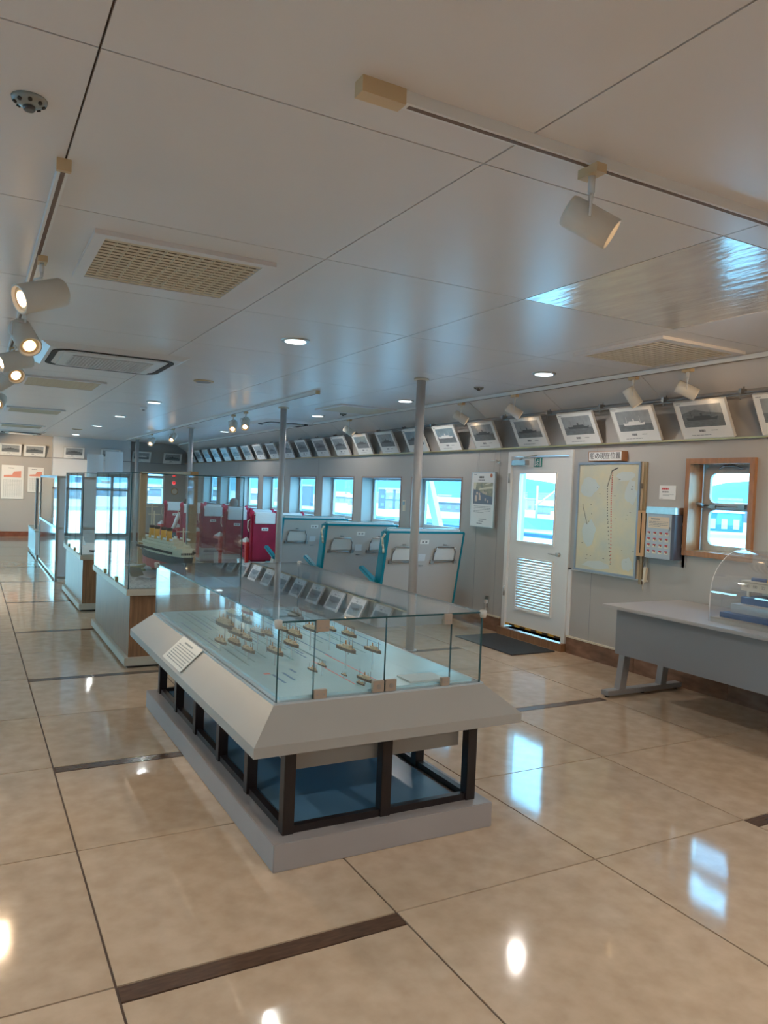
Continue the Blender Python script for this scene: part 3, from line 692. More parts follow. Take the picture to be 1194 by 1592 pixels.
def make_picture(loc, rot, label, group, kind, seed, w=.49, h=.33, tint=None):
    t = thing('ship_picture', label, 'picture', loc, rot, group=group)
    bm = NB(); box(bm, -w/2, w/2, 0, .022, 0, h); obj('frame_panel', bm, M_PAPER, t)
    bm = NB(); s = .006
    for x0, x1, z0, z1 in ((-w/2 - s, -w/2, -s, h + s), (w/2, w/2 + s, -s, h + s), (-w/2, w/2, h, h + s), (-w/2, w/2, -s, 0)): box(bm, x0, x1, -.004, .022, z0, z1)
    obj('frame_edge', bm, mat('frame_edge', (.62, .60, .56), .35), t)
    bm = NB(); ship_print(bm, -w/2 + .045, w/2 - .045, h*.30, h*.90, 0, kind, seed)
    obj('ship_photo', bm, [tint or M_SKYP, M_SEAP, M_SILH, M_PAPER], t)
    bm = NB(); bars(bm, -.07, .03, h*.15, h*.235, 0, 1, .75, seed, words=3); bars(bm, .05, .15, h*.17, h*.215, 0, 1, .4, seed+1); bars(bm, -w/2 + .09, w/2 - .08, h*.05, h*.10, 0, 1, .3, seed+2, words=8); bars(bm, -w/2 + .015, -w/2 + .09, h*.935, h*.955, 0, 1, .8, seed+3)
    obj('caption', bm, M_GREYINK, t)
    return t
RG = 'ship photographs leaning along the right wall ledge'
notes = ['grey photo of a ship before a mountain, above the wood framed window', 'white ship on dark sea, above the grey control box', 'two-masted ship photo, above the map board', 'ship photo directly above the door', 'ship photo just left of the door closer', 'dark bluish ship photo, above the hanging seating poster',
         'ship photo just right of the nearest column', 'ship photo partly behind the nearest column']
ptint = mat('print_blue', (.24, .33, .38), .3, noise=.3, nscale=10)
starts = [3.30, 4.05, 4.79, 5.53, 6.30, 7.13, 7.93, 8.72] + [8.72 + .80 * k for k in range(1, 16)]
for i, y in enumerate(starts):
    if y > YF - .6: break
    if i == 0: lb = 'ship picture cut off by the right edge of the photo'
    elif i - 1 < len(notes): lb = notes[i-1]
    else: lb = 'white ship picture, %s from the right on the long ledge' % ordn[min(i, 22)]
    kind = {1: 2, 2: 1, 3: 0, 4: 0}.get(i, random.choice([0, 0, 1, 2]))
    make_picture((5.45, y + .245, 2.165), (math.radians(28), 0, -PI/2), lb, RG, kind, i * 13 + 5, tint=ptint if i in (6, 7, 9) else None)
FG = 'ship photographs leaning along the far wall ledge'
for x, yy, lb, k in ((.93, YF - .06, 'ship picture above the red charts, left one of the far pair', 0), (1.50, YF - .06, 'ship picture with dark smoke, right one of the far pair', 0),
                  (2.43, YF - .36, 'dark ship picture on the projecting far wall, left one', 0), (3.35, YF - .36, 'ship picture on the projecting far wall, half hidden by acrylic boards', 0),
                  (4.22, YF - .06, 'ship picture on the far wall behind the farthest column', 1), (5.08, YF - .06, 'long dark ship picture on the far wall, left of the third column', 0)):
    make_picture((x, yy, 2.118), (math.radians(24), 0, 0), lb, FG, k, int(x * 100), w=.50, h=.31)

# ================================================================ THINGS ON THE RIGHT WALL (facing -x, u=-y)
RW = (0, 0, -PI/2)
def wall_thing(name, label, cat, y, z, x=XR, group=None): return thing(name, label, cat, (x, y, z), RW, group)
# poster on wires
t = wall_thing('poster', 'tall hanging poster with a photo of rows of seats, left of the door', 'poster', 7.45, 1.22)
w, h = .46, .65
bm = NB(); box(bm, -w/2, w/2, -.05, -.03, 0, h); obj('board', bm, M_PAPER, t)
bm = NB(); s = .008
for x0, x1, z0, z1 in ((-w/2 - s, -w/2, -s, h + s), (w/2, w/2 + s, -s, h + s), (-w/2, w/2, h, h + s), (-w/2, w/2, -s, 0)): box(bm, x0, x1, -.055, -.028, z0, z1)
obj('metal_edge', bm, M_METAL, t)
bm = NB(); box(bm, -.19, .20, -.051, -.05, .27, .53); pp = obj('printed_photo', bm, mat('photo_beige', (.42, .38, .25), .4, noise=.4, nscale=25, col2=(.22, .24, .2)), t)
bm = NB()
def qd(bm, pts, y0, y1): hexa(bm, [(a, y0, b) for a, b in pts], [(a, y1, b) for a, b in pts])
qd(bm, [(-.19, .27), (.20, .27), (.20, .36), (.02, .39), (-.10, .44), (-.19, .45)], -.0516, -.051); obj('photo_floor', bm, mat('photo_floor', (.17, .20, .25), .4), pp)
bm = NB()
for a, b, sx, sz in ((-.155, .30, .05, .075), (-.075, .315, .04, .06), (-.13, .385, .035, .03), (-.08, .375, .03, .03), (0, .40, .018, .03), (.03, .395, .015, .025), (.06, .39, .015, .025), (.10, .29, .02, .03), (.05, .31, .02, .03)): box(bm, a, a + sx, -.0521, -.0516, b, b + sz)
obj('photo_seats', bm, mat('photo_seats', (.66, .52, .42), .4), pp)
bm = NB(); qd(bm, [(-.08, .44), (.20, .46), (.20, .49), (-.06, .46)], -.0518, -.051); qd(bm, [(.04, .50), (.16, .52), (.15, .53), (.05, .515)], -.0518, -.051); qd(bm, [(-.19, .45), (-.15, .44), (-.13, .53), (-.19, .53)], -.0518, -.051); obj('photo_ceiling', bm, mat('photo_hl', (.7, .66, .5), .4), pp)
bm = NB(); bars(bm, -.08, .07, .582, .608, -.05, 1, .9, 8, words=5); obj('poster_title', bm, M_INK, t)
bm = NB(); bars(bm, -.10, .12, .55, .57, -.05, 1, .6, 3); bars(bm, -.19, -.10, .625, .632, -.05, 1, .9, 1); bars(bm, -.17, .17, .16, .25, -.05, 5, .22, 4, words=7); bars(bm, -.06, .09, .05, .10, -.05, 2, .3, 5); bars(bm, -.10, .08, .028, .042, -.05, 1, .7, 6)
obj('poster_text', bm, M_GREYINK, t)
bm = NB(); lathe(bm, [(.024, 0), (.024, .0006)], 16); lg = obj('round_emblem', bm, mat('emblem_red', (.5, .16, .08), .5), t); lg.location = (.16, -.0506, .615); lg.rotation_euler = (PI/2, 0, 0)
bm = NB()
for x in (-.17, .17): tube(bm, (x, -.03, h), (x, -.012, .93), .0012, seg=5)
obj('hanging_wire', bm, M_STEEL, t)
# wall hook light above poster
t = wall_thing('wall_bracket', 'small steel wall bracket above the poster', 'bracket', 7.22, 2.0)
bm = NB(); lathe(bm, [(.02, 0), (.02, .01)], 12); o = obj('plate', bm, M_METAL, t); o.rotation_euler = (PI/2, 0, 0)
bm = NB(); path(bm, [(0, 0, 0), (0, -.05, .01), (-.09, -.06, .012)], .007); tube(bm, (0, -.045, -.015), (0, -.045, .03), .006); obj('arm', bm, M_METAL, t)
# outlet
t = wall_thing('wall_outlet', 'small grey wall outlet with a white plug low beside the door', 'outlet', 7.33, .27)
bm = NB(); box(bm, -.035, .035, -.008, 0, 0, .12); obj('cover_plate', bm, M_METAL, t)
bm = NB(); box(bm, -.018, .018, -.03, -.008, .03, .075); obj('plug', bm, M_WHITE, t)
bm = NB(); path(bm, [(0, -.02, .03), (.005, -.02, -.03), (-.01, -.012, -.09)], .004, seg=6); obj('cable', bm, M_WHITE, t)
t = wall_thing('wall_switch', 'small beige wall switch between two harbour windows', 'switch', 9.40, 1.32)
bm = NB(); box(bm, -.035, .035, -.008, 0, -.0, .16); obj('cover_plate', bm, M_CREAM, t)
bm = NB(); box(bm, -.02, .02, -.014, -.008, .09, .14); obj('rocker', bm, mat('switch_blue', (.2, .45, .6), .4), t)
# sign above map
t = wall_thing('name_board', 'small wooden sign with handwritten black Japanese words above the map', 'sign', 5.445, 1.985)
bm = NB(); box(bm, -.215, .215, -.075, -.055, 0, .085); obj('board', bm, M_PAPER, t)
bm = NB(); s = .006
for x0, x1, z0, z1 in ((-.221, -.215, -s, .091), (.215, .221, -s, .091), (-.215, .215, .085, .091), (-.215, .215, -s, 0)): box(bm, x0, x1, -.078, -.0, z0, z1)
obj('wooden_edge', bm, M_WOODW, t)
text('sign_text', '船の現在位置', .068, M_INK, t, (0, -.0765, .042), (PI/2, 0, 0))
# map board
t = wall_thing('map_board', 'large yellowed sea chart board in a grey metal frame right of the door', 'map', 5.41, .88)
w, h = .82, 1.09
bm = NB(); box(bm, -w/2, w/2, -.05, 0, 0, h); obj('backing_box', bm, M_CREAM, t)
bm = NB(); box(bm, -w/2 + .02, w/2 - .02, -.055, -.05, .02, h - .02); ch = obj('chart', bm, M_MAP, t)
bm = NB(); s = .022
for x0, x1, z0, z1 in ((-w/2, -w/2 + s, 0, h), (w/2 - s, w/2, 0, h), (-w/2 + s, w/2 - s, h - s, h), (-w/2 + s, w/2 - s, 0, s)): box(bm, x0, x1, -.065, -.045, z0, z1)
obj('metal_frame', bm, mat('frame_grey_blue', (.34, .38, .44), .35, metal=.5), t)
# sea areas, routes and marks
rr = random.Random(4)
def blob(bm, cx, cz, rx, rz, y, n=14, seed=0):
    q = random.Random(seed); pts = [(cx + rx*q.uniform(.7, 1.2)*math.cos(2*PI*i/n), cz + rz*q.uniform(.7, 1.2)*math.sin(2*PI*i/n)) for i in range(n)]
    hexa(bm, [(a, y - .0005, b) for a, b in pts], [(a, y, b) for a, b in pts])
for i, b in enumerate([(-.24, .85, .12, .10), (-.22, .38, .10, .14), (.30, .80, .07, .13), (.30, .12, .07, .07), (-.1, .08, .2, .04), (.22, .95, .12, .05)]): bm = NB(); blob(bm, *b, -.055, seed=i); obj('chart_sea_area', bm, mat('chart_sea', (.56, .60, .56), .3), ch)
bm = NB()
def dash_line(bm, pts, n, y, w=.006):
    for k in range(n):
        f = k / n * (len(pts) - 1); i = int(f); g_ = f - i; x = pts[i][0]*(1-g_) + pts[i+1][0]*g_; z = pts[i][1]*(1-g_) + pts[i+1][1]*g_
        box(bm, x - w/2, x + w/2, y - .001, y, z, z + .012)
dash_line(bm, [(.09, .12), (.07, .5), (.055, .75), (.06, 1.0)], 34, -.0555, .011); obj('red_route', bm, M_INKR, ch)
bm = NB(); dash_line(bm, [(.085, .10), (.02, .55), (.0, .85), (.05, 1.0), (.13, 1.03)], 46, -.0555, .009)
for k in range(26):
    x, z = rr.uniform(-.36, .36), rr.uniform(.06, 1.02); box(bm, x, x + rr.uniform(.008, .022), -.056, -.0552, z, z + .005)
obj('black_route', bm, M_INK, ch)
bm = NB(); P = [(-.325, .66), (-.320, .66), (-.248, .47), (-.253, .47)]; qd(bm, P, -.0565, -.0552)
obj('scale_line', bm, M_INK, ch)
bm = NB()
for zz in (.18, .84): box(bm, w/2 - .03, w/2 + .004, -.05, -.02, zz, zz + .05)
obj('hinge', bm, M_STEEL, t)
bm = NB(); box(bm, w/2, w/2 + .03, -.02, 0, -.05, h + .0); obj('side_batten', bm, mat('batten', (.42, .34, .22), .5), t)
# control box with lit buttons
t = wall_thing('control_box', 'grey metal box with sixteen red-topped labels in four rows, right of the map', 'box', 4.70, 1.10)
bm = NB(); box(bm, -.155, .16, -.11, 0, 0, .40); obj('box_body', bm, mat('box_side', (.09, .10, .14), .4), t)
bm = NB(); box(bm, -.155, .125, -.114, -.11, 0, .40); obj('face_plate', bm, mat('face_plate', (.45, .45, .47), .35, metal=.3), t)
bm = NB(); box(bm, -.16, .165, -.12, 0, .40, .46); obj('top_cap', bm, M_METAL, t)
bm = NB(); box(bm, -.20, .19, -.004, 0, -.06, .06); box(bm, .16, .21, -.004, 0, -.06, .47); obj('back_plate', bm, M_GRAYBOX, t)
bm = NB(); box(bm, -.13, .10, -.116, -.114, .27, .37); nt = obj('notice', bm, mat('notice_cream', (.75, .62, .48), .5), t)
bm = NB(); bars(bm, -.10, .06, .345, .36, -.116, 1, .7, 1, words=8); bars(bm, -.12, .09, .28, .335, -.116, 4, .35, 2, words=6); obj('notice_text', bm, M_GREYINK, nt)
first = None
for r_ in range(4):
    for c_ in range(4):
        x, z = -.118 + c_ * .066, .215 - r_ * .055
        if first is None:
            bm = NB(); box(bm, -.017, .021, -.116, -.114, -.008, .013, 0); box(bm, -.012, .012, -.120, -.114, .010, .021, 1); box(bm, .002, .012, -.118, -.114, .002, .010, 2)
            first = obj('label_button', bm, [mat('button_cream', (.75, .66, .5), .4), M_INKR, M_INK], t); first.location = (x, 0, z)
        else: part_copy(first, t, (x, 0, z))
bm = NB(); path(bm, [(.11, -.118, .285), (.115, -.122, .265), (.105, -.122, .25)], .004, seg=6); obj('key', bm, M_STEEL, t)
bm = NB(); box(bm, .155, .185, -.02, -.0, .30, .33); box(bm, .155, .185, -.02, 0, .11, .14); obj('side_latch', bm, M_STEEL, t)
t = wall_thing('wooden_strip_box', 'narrow light wooden box with a dark slot between the map and the grey box', 'box', 4.925, 1.10)
bm = NB(); box(bm, -.045, .045, -.10, 0, 0, .42); obj('body', bm, mat('strip_wood', (.60, .34, .15), .4, noise=.1, nscale=6, stretch=(8, 8, 1)), t)
bm = NB(); box(bm, -.006, .004, -.102, -.10, .03, .40); obj('slot', bm, M_DARK, t)
bm = NB(); path(bm, [(0, -.03, 0), (.005, -.035, -.05), (-.01, -.03, -.10)], .005, seg=6); obj('cord', bm, M_STEEL, t)
t = wall_thing('wall_handset', 'pale handset hanging on a cord at the lower right corner of the map', 'handset', 4.915, .86)
bm = NB(); hexa(bm, [(-.012, -.05, 0), (.012, -.05, 0), (.012, -.02, 0), (-.012, -.02, 0)], [(-.005, -.05, .14), (.03, -.05, .14), (.03, -.02, .14), (-.005, -.02, .14)]); obj('grip', bm, M_CREAM, t, bevel=.004)
bm = NB(); path(bm, [(.0, -.035, 0), (-.02, -.035, -.04), (-.02, -.03, -.08)], .003, seg=6); obj('cord', bm, M_CREAM, t); bm = NB(); path(bm, [(.01, -.03, .14), (0, -.01, .22)], .003, seg=6); obj('cord', bm, M_CREAM, t)
t = wall_thing('wall_notice', 'small white notice with a red heading above the grey control box', 'notice', 4.73, 1.63)
bm = NB(); box(bm, -.09, .09, -.004, 0, 0, .125); obj('card', bm, M_PAPER, t)
bm = NB(); bars(bm, -.065, .065, .085, .105, -.004, 1, .7, 1, words=5); obj('red_heading', bm, M_INKR, t)
bm = NB(); bars(bm, -.06, .06, .06, .075, -.004, 1, .8, 2); bars(bm, -.05, .07, .03, .05, -.004, 2, .4, 3); bars(bm, -.08, -.03, .006, .014, -.004, 1, .5, 4); obj('notice_text', bm, M_GREYINK, t)
# far wall charts
def chart(x, z, w, h, label, seed):
    t = thing('wall_chart', label, 'chart', (x, YF - .03, z))
    bm = NB(); box(bm, -w/2, w/2, 0, .02, 0, h); obj('board', bm, M_PAPER, t)
    bm = NB(); qd(bm, [(-w*.4, h*.64), (w*.38, h*.64), (w*.38, h*.84), (w*.05, h*.82), (-w*.02, h*.72), (-w*.4, h*.70)], -.001, 0); obj('red_area', bm, mat('area_pink', (.72, .28, .2), .5), t)
    bm = NB(); bars(bm, -.1, .12, h*.90, h*.93, 0, 1, .8, seed); bars(bm, -w*.4, w*.4, h*.06, h*.58, 0, 13, .12, seed, words=10)
    for k in range(9): box(bm, -w*.4 + k*w*.1, -w*.4 + k*w*.1 + .003, -.001, 0, h*.06, h*.58)
    obj('chart_text', bm, M_GREYINK, t)
chart(1.0, .98, .52, .88, 'large white chart with a pink graph on the far wall', 1)
chart(1.55, 1.17, .38, .66, 'smaller white chart poster on the far wall, right of the pink graph', 5)
t = thing('alarm_lamp', 'small red alarm lamp on the far wall', 'lamp', (5.17, YF - .01, 1.57)); bm = NB(); lathe(bm, [(.05, 0), (.045, .03), (.02, .045)], 14); o = obj('lamp_dome', bm, mat('alarm_red', (.8, .02, .03), .3, emit=.6), t); o.rotation_euler = (PI/2, 0, 0)
bm = NB(); lathe(bm, [(.065, -.008), (.065, 0)], 14); o = obj('base_ring', bm, M_WHITE, t); o.rotation_euler = (PI/2, 0, 0)
t = thing('wall_clock', 'round wooden rimmed wall fixture below the red alarm lamp', 'wall fixture', (5.19, YF - .02, 1.33)); bm = NB(); lathe(bm, [(.10, 0), (.10, .02), (.08, .024)], 20); o = obj('rim', bm, M_WOODL, t); o.rotation_euler = (PI/2, 0, 0)
bm = NB(); lathe(bm, [(.075, .022), (.075, .026)], 20); o = obj('face', bm, M_CREAM, t); o.rotation_euler = (PI/2, 0, 0)
# acrylic boards hung near the far block
for i, (x, y, w, z0, z1, lb) in enumerate(((2.72, 20.0, .42, .9, 2.2, 'tall curved translucent white board, left one near the far wall'), (3.1, 19.6, .46, 1.0, 2.28, 'tall curved translucent white board, right one near the far wall'))):
    t = thing('acrylic_board', lb, 'board', (x, y, 0), group='curved white boards')
    bm = NB(); n = 10; pr_ = []
    for k in range(n + 1):
        a = -.7 + 1.4 * k / n; pr_.append((w * .7 * math.sin(a), -.25 * math.cos(a)))
    for k in range(n): 
        (a, b), (c_, d_) = pr_[k], pr_[k+1]
        hexa(bm, [(a, b, z0), (c_, d_, z0), (c_, d_ + .01, z0), (a, b + .01, z0)], [(a, b, z1), (c_, d_, z1), (c_, d_ + .01, z1), (a, b + .01, z1)])
    obj('sheet', bm, mat('pearl_sheet', (.85, .86, .87), .10), t)
    bm = NB(); tube(bm, (0, -.2, 0), (0, -.2, z0), .02); lathe(bm, [(.16, 0), (.16, .015)], 16, c=(0, -.2, 0)); obj('stand', bm, M_METAL, t)
# door mat
bm = NB(); box(bm, 4.82, 5.38, 5.97, 6.98, 0.0, .012); tag(obj('door_mat', bm, M_MATT), 'dark grey ribbed door mat in front of the white door', 'mat')

# ================================================================ FLEET CASE (foreground)
CX0, CX1, CY0, CY1 = 1.163, 2.231, 3.0, 5.36; ZB, ZT = .68, 1.02
def fleet_case():
    t = thing('fleet_display_case', 'low glass display case with sloped greige rim on dark legs, full of tiny ships', 'display case', (1.697, 4.17, 0))
    bm = NB(); box(bm, 1.138, 2.256, 2.89, 5.45, 0, .118); obj('plinth', bm, M_PLINTH, t, world=True, bevel=.003)
    # bottom shelf panel + rails
    bm = NB(); box(bm, 1.27, 2.12, 3.03, 5.33, .118, .128); obj('lower_panel', bm, M_DECKP, t, world=True)
    lg = .052
    def leg(x, y):
        b = NB(); box(b, x, x + lg, y, y + lg, .118, .509); obj('leg', b, M_BLACKW, t, world=True, bevel=.002)
    lx0, lx1, ly0, ly1 = 1.20, 2.145, 2.955, 5.32
    ys = [ly0 + (ly1 - ly0) * k / 5 for k in range(6)]
    for y in ys: leg(lx0, y); leg(lx1, y)
    for y in (ly0, ly1): leg((lx0 + lx1) / 2, y)
    for a in ((lx0 + .01, lx0 + lg - .01, ly0 + .03, ly1 + .02), (lx1 + .01, lx1 + lg - .01, ly0 + .03, ly1 + .02), (lx0 + .03, lx1 + .02, ly0 + .01, ly0 + lg - .01), (lx0 + .03, lx1 + .02, ly1 + .01, ly1 + lg - .01)):
        b = NB(); box(b, *a, .118, .15); obj('bottom_rail', b, M_BLACKW, t, world=True)
    bm = NB(); box(bm, 1.265, 2.13, 3.02, 5.31, .372, .5085); obj('under_box', bm, M_GREIGE, t, world=True)
    # sloped skirt
    ox0, ox1, oy0, oy1 = 1.02, 2.372, 2.844, 5.485; z0, z1, z2 = .508, .553, .672
    bm = NB(); hexa(bm, [(ox0, oy0, z0), (ox1, oy0, z0), (ox1, oy1, z0), (ox0, oy1, z0)], [(ox0, oy0, z1), (ox1, oy0, z1), (ox1, oy1, z1), (ox0, oy1, z1)])
    hexa(bm, [(ox0, oy0, z1), (ox1, oy0, z1), (ox1, oy1, z1), (ox0, oy1, z1)], [(CX0 - .012, CY0 - .012, z2), (CX1 + .012, CY0 - .012, z2), (CX1 + .012, CY1 + .012, z2), (CX0 - .012, CY1 + .012, z2)])
    obj('sloped_rim', bm, M_GREIGE, t, world=True)
    bm = NB(); box(bm, CX0 - .012, CX1 + .012, CY0 - .012, CY1 + .012, z2, z2 + .008); obj('channel', bm, mat('channel_alu', (.50, .56, .60), .3, metal=.3), t, world=True)
    bm = NB(); box(bm, CX0 + .03, CX1 - .03, CY0 + .03, CY1 - .03, .680, .692); bed = obj('chart_bed', bm, M_BED, t, world=True)
    # route lines
    r = random.Random(11); bm = NB(); b2 = NB(); b3 = NB()
    for k in range(34):
        x = CX0 + .06 + (CX1 - CX0 - .12) * ((k * .6180339) % 1); a = r.uniform(3.6, 4.6); L = r.uniform(.25, 1.3); y1 = min(5.30, a + L)
        box(bm if k % 3 else b2, x, x + .008, a, y1, .692, .6926)
    for x, a, b in ((1.30, 3.25, 3.42), (1.36, 3.28, 3.44), (1.42, 3.42, 3.5)): box(b2, x, x + .012, a, b, .692, .6926)
    for x, a, b in ((1.60, 3.12, 3.62), (1.73, 3.15, 3.75)): box(b3, x, x + .006, a, b, .692, .6928)
    box(b3, 1.27, 1.30, 3.43, 3.455, .692, .6927)
    obj('teal_line', bm, M_LINE, bed, world=True); obj('blue_line', b2, M_LINEB, bed, world=True); obj('pink_line', b3, M_LINEP, bed, world=True)
    g = .007
    glass_panel('left_glass', CX0, CX0 + g, CY0, CY1, ZB, ZT, t)
    glass_panel('right_glass', CX1 - g, CX1, CY0, CY1, ZB, ZT, t)
    glass_panel('back_glass', CX0 + g, CX1 - g, CY1 - g, CY1, ZB, ZT, t)
    for a, b in ((CX0 + g, 1.334), (1.338, 1.688), (1.692, 2.047), (2.051, CX1 - g)): glass_panel('front_glass', a, b, CY0, CY0 + g, ZB, ZT, t)
    glass_panel('top_glass', CX0, CX1, CY0, CY1, ZT, ZT + .008, t)
    mc = mat('clamp_metal', (.42, .35, .29), .4, metal=.5)
    for x0, x1, z0_, z1_ in ((1.338, 1.40, ZT - .045, ZT + .006), (2.0, 2.046, ZT - .045, ZT + .006), (1.338, 1.40, ZB, ZB + .04), (2.0, 2.046, ZB, ZB + .04)):
        b = NB(); box(b, x0, x1, CY0 - .008, CY0 + .012, z0_, z1_); cl = obj('glass_clamp', b, mc, t, world=True, bevel=.002)
        b = NB()
        for xx in (x0 + .014, x1 - .014): tube(b, (xx, CY0 - .0095, z0_ + .018), (xx, CY0 - .0075, z0_ + .018), .004, seg=10)
        obj('screw', b, M_STEEL, cl, world=True)
    for x0 in (1.628, 1.693):
        b = NB(); box(b, x0, x0 + .058, CY0 - .008, CY0 + .012, ZB + .002, ZB + .055); lk = obj('lock_plate', b, mc, t, world=True, bevel=.002)
        b = NB(); tube(b, (x0 + .03, CY0 - .011, ZB + .028), (x0 + .03, CY0 - .007, ZB + .028), .011, seg=16); box(b, x0 + .029, x0 + .031, CY0 - .012, CY0 - .010, ZB + .022, ZB + .034); obj('keyhole', b, M_STEEL, lk, world=True)
    for x, y in ((CX0, CY0), (CX1, CY0), (CX0, CY1), (CX1, CY1)):
        b = NB(); lathe(b, [(.014, ZT - .022), (.018, ZT - .005), (.018, ZT + .012), (.012, ZT + .016)], 12, c=(x, y, 0)); obj('corner_cap', b, mat('cap_clear', (.50, .47, .42), .3), t, world=True)
    return t
fleet_case()
# placard on the left slope
t = thing('info_placard', 'white printed placard lying on the left slope of the fleet case rim', 'placard', (1.0915, 4.30, .6225)); 
ang = math.atan2(.672 - .553, (CX0 - .012) - 1.02)
t.rotation_euler = (0, -ang, 0)   # local x runs up the slope, local y along the case
bm = NB(); box(bm, -.083, .083, -.21, .21, 0, .004); obj('card', bm, mat('placard_card', (.66, .64, .58), .4), t)
bm = NB(); r = random.Random(2)
for i in range(7):
    x = .035 - i * .016; y = .17
    while y > -.17:
        L = r.uniform(.02, .05); box(bm, x - .003, x + .003, y - L * .8, y, .004, .0045); y -= L
box(bm, .052, .062, -.07, .10, .004, .0045)
obj('placard_text', bm, mat('placard_ink', (.22, .24, .23), .5), t)
bm = NB(); box(bm, 1.86, 2.06, 3.05, 3.18, .692, .700); t = tag(obj('white_card', bm, mat('card_cyan', (.55, .62, .62), .4)), 'white card lying on the blue bed inside the fleet case', 'card')

# fleet of small ships (each its own thing on a clear rod)
def hull_mesh(L, B, H, sheer=.25, mi=0):
    bm = NB(); n = 9; secs = []
    for i in range(n):
        f = i / (n - 1); x = -L/2 + L*f
        bw = B/2 * (1 - (abs(2*f - 1.05) ** 2.6) * .97) if f > .5 else B/2 * (1 - (abs(2*f - 1) ** 4) * .55)
        bw = max(bw, B*.02); z = H * (1 + sheer * (2*f - 1) ** 2)
        secs.append([bm.verts.new((x, -bw, z)), bm.verts.new((x, -bw*.75, 0)), bm.verts.new((x, bw*.75, 0)), bm.verts.new((x, bw, z))])
    for a, b in zip(secs, secs[1:]):
        for k in range(4): bm.faces.new([a[k], a[(k+1)%4], b[(k+1)%4], b[k]])
    bm.faces.new(secs[0]); bm.faces.new(secs[-1][::-1]); return bm
def fleet_ship(px_x, px_y, z, L, kind, label, rod_to=.692, hullm=None, rotz=PI/2 + .0):
    t = thing('model_ship', label, 'model ship', (px_x, px_y, rod_to), (0, 0, rotz), group='tiny fleet models in the glass case')
    h = z - rod_to; B, H = L*.17, L*.085
    bm = hull_mesh(L, B, H); bmesh.ops.translate(bm, verts=bm.verts, vec=(0, 0, h)); obj('hull', bm, hullm or M_HULL, t)
    bm = NB(); zz = h + H
    box(bm, -L*.40, L*.36, -B*.36, B*.36, zz - .001, zz + H*.45)
    if kind == 1: box(bm, -L*.30, L*.28, -B*.38, B*.38, zz + H*.45, zz + H*1.05); box(bm, -L*.2, L*.22, -B*.3, B*.3, zz + H*1.05, zz + H*1.5)
    elif kind == 2: box(bm, -L*.12, L*.22, -B*.32, B*.32, zz + H*.45, zz + H*1.3)
    else: box(bm, -L*.32, -L*.08, -B*.34, B*.34, zz + H*.45, zz + H*1.2); box(bm, L*.05, L*.25, -B*.34, B*.34, zz + H*.45, zz + H*1.2)
    obj('superstructure', bm, M_SUPER, t)
    bm = NB()
    fn = ((-.02, .09),) if kind == 2 else (((-.12, 0), (.10, 0)) if kind == 1 else ((-.2, 0),))
    for f, _ in fn: tube(bm, (L*f, 0, zz + H*.4), (L*f - L*.01, 0, zz + H*2.6), L*.022, seg=8)
    obj('funnel', bm, M_FUNNEL, t)
    bm = NB()
    for f, k in ((.33, 3.6), (-.34, 3.2), (.18, 2.6)): tube(bm, (L*f, 0, zz), (L*f, 0, zz + H*k), L*.009, seg=5)
    obj('mast', bm, M_HULL, t)
    bm = NB(); tube(bm, (0, 0, 0), (0, 0, h), .0035, seg=8); obj('acrylic_rod', bm, M_ACRYL, t)
FL = [  # x, y from the photograph's layout, z, length, kind, label
 (365,958,.80,.20,1,'model ship at the back left of the fleet, tallest of the rear pair'), (381,966,.78,.17,0,'model ship right behind the tall rear pair, lower one'),
 (350,973,.80,.21,1,'large model ship leading the left cluster'), (367,985,.78,.17,0,'model ship in the middle of the left cluster'), (382,992,.775,.14,0,'model ship at the right end of the left cluster'),
 (343,998,.74,.13,1,'model ship nearest the left glass, first of the front row of three'), (364.5,999.5,.74,.14,1,'model ship second of the front row of three by the left glass'), (386,1011,.74,.13,0,'grey model ship third of the front row of three by the left glass'),
 (401,984,.79,.15,1,'model ship left one of the close pair before the glass corner'), (416,986,.79,.12,1,'model ship right one of the close pair before the glass corner'),
 (383,952,.80,.17,2,'reddish hulled model ship at the far edge under the glass rim'), (410,954,.81,.16,0,'pale model ship far back left of the second column'), (460,960,.81,.17,1,'pale model ship far back right of the second column'),
 (439,978.6,.80,.12,0,'dark model ship just behind the front glass corner'), (458,987,.79,.15,1,'model ship right of the glass corner, second row'), (453,1002,.77,.14,0,'model ship below the second row, right of the corner'),
 (428,1014,.76,.15,0,'model ship cut by the front corner edge of the glass'), (483,978.6,.81,.14,1,'model ship left of the upper left glass clamp'), (513,978,.81,.12,0,'model ship half hidden behind the upper left glass clamp'),
 (542.6,987,.80,.13,0,'model ship beyond the tall single-funnel one'), (538,1010,.79,.155,2,'large single-funnel model ship in the middle of the front glass'), (579.5,1011,.79,.13,2,'model ship with tall mast farthest to the right'),
 (501,1033.5,.745,.07,2,'small model boat between the front panes, on a short rod'), (486,1041,.735,.08,2,'small model boat lying across the left pane gap'), (535,1048,.715,.045,2,'tiniest model boat near the pink lines'),
 (567.5,1056,.715,.115,2,'model ship with two masts beside the locks'), (560.7,1062,.70,.06,0,'flat little barge beside the two-masted ship'), (496,955,.80,.14,0,'model ship at the far right back, right one of the faint pair'), (476,949,.80,.15,2,'red hulled model ship at the far right back, left one of the faint pair')]
_cam = S.camera.matrix_world.copy()
def pix(x, y, z):
    """place on the horizontal plane at height z that the photograph shows at this point"""
    d = _cam.to_3x3() @ Vector(((x - 597) / F_PX, -(y - 796) / F_PX, -1)); k = (z - 1.6) / d.z; return d.x * k, d.y * k
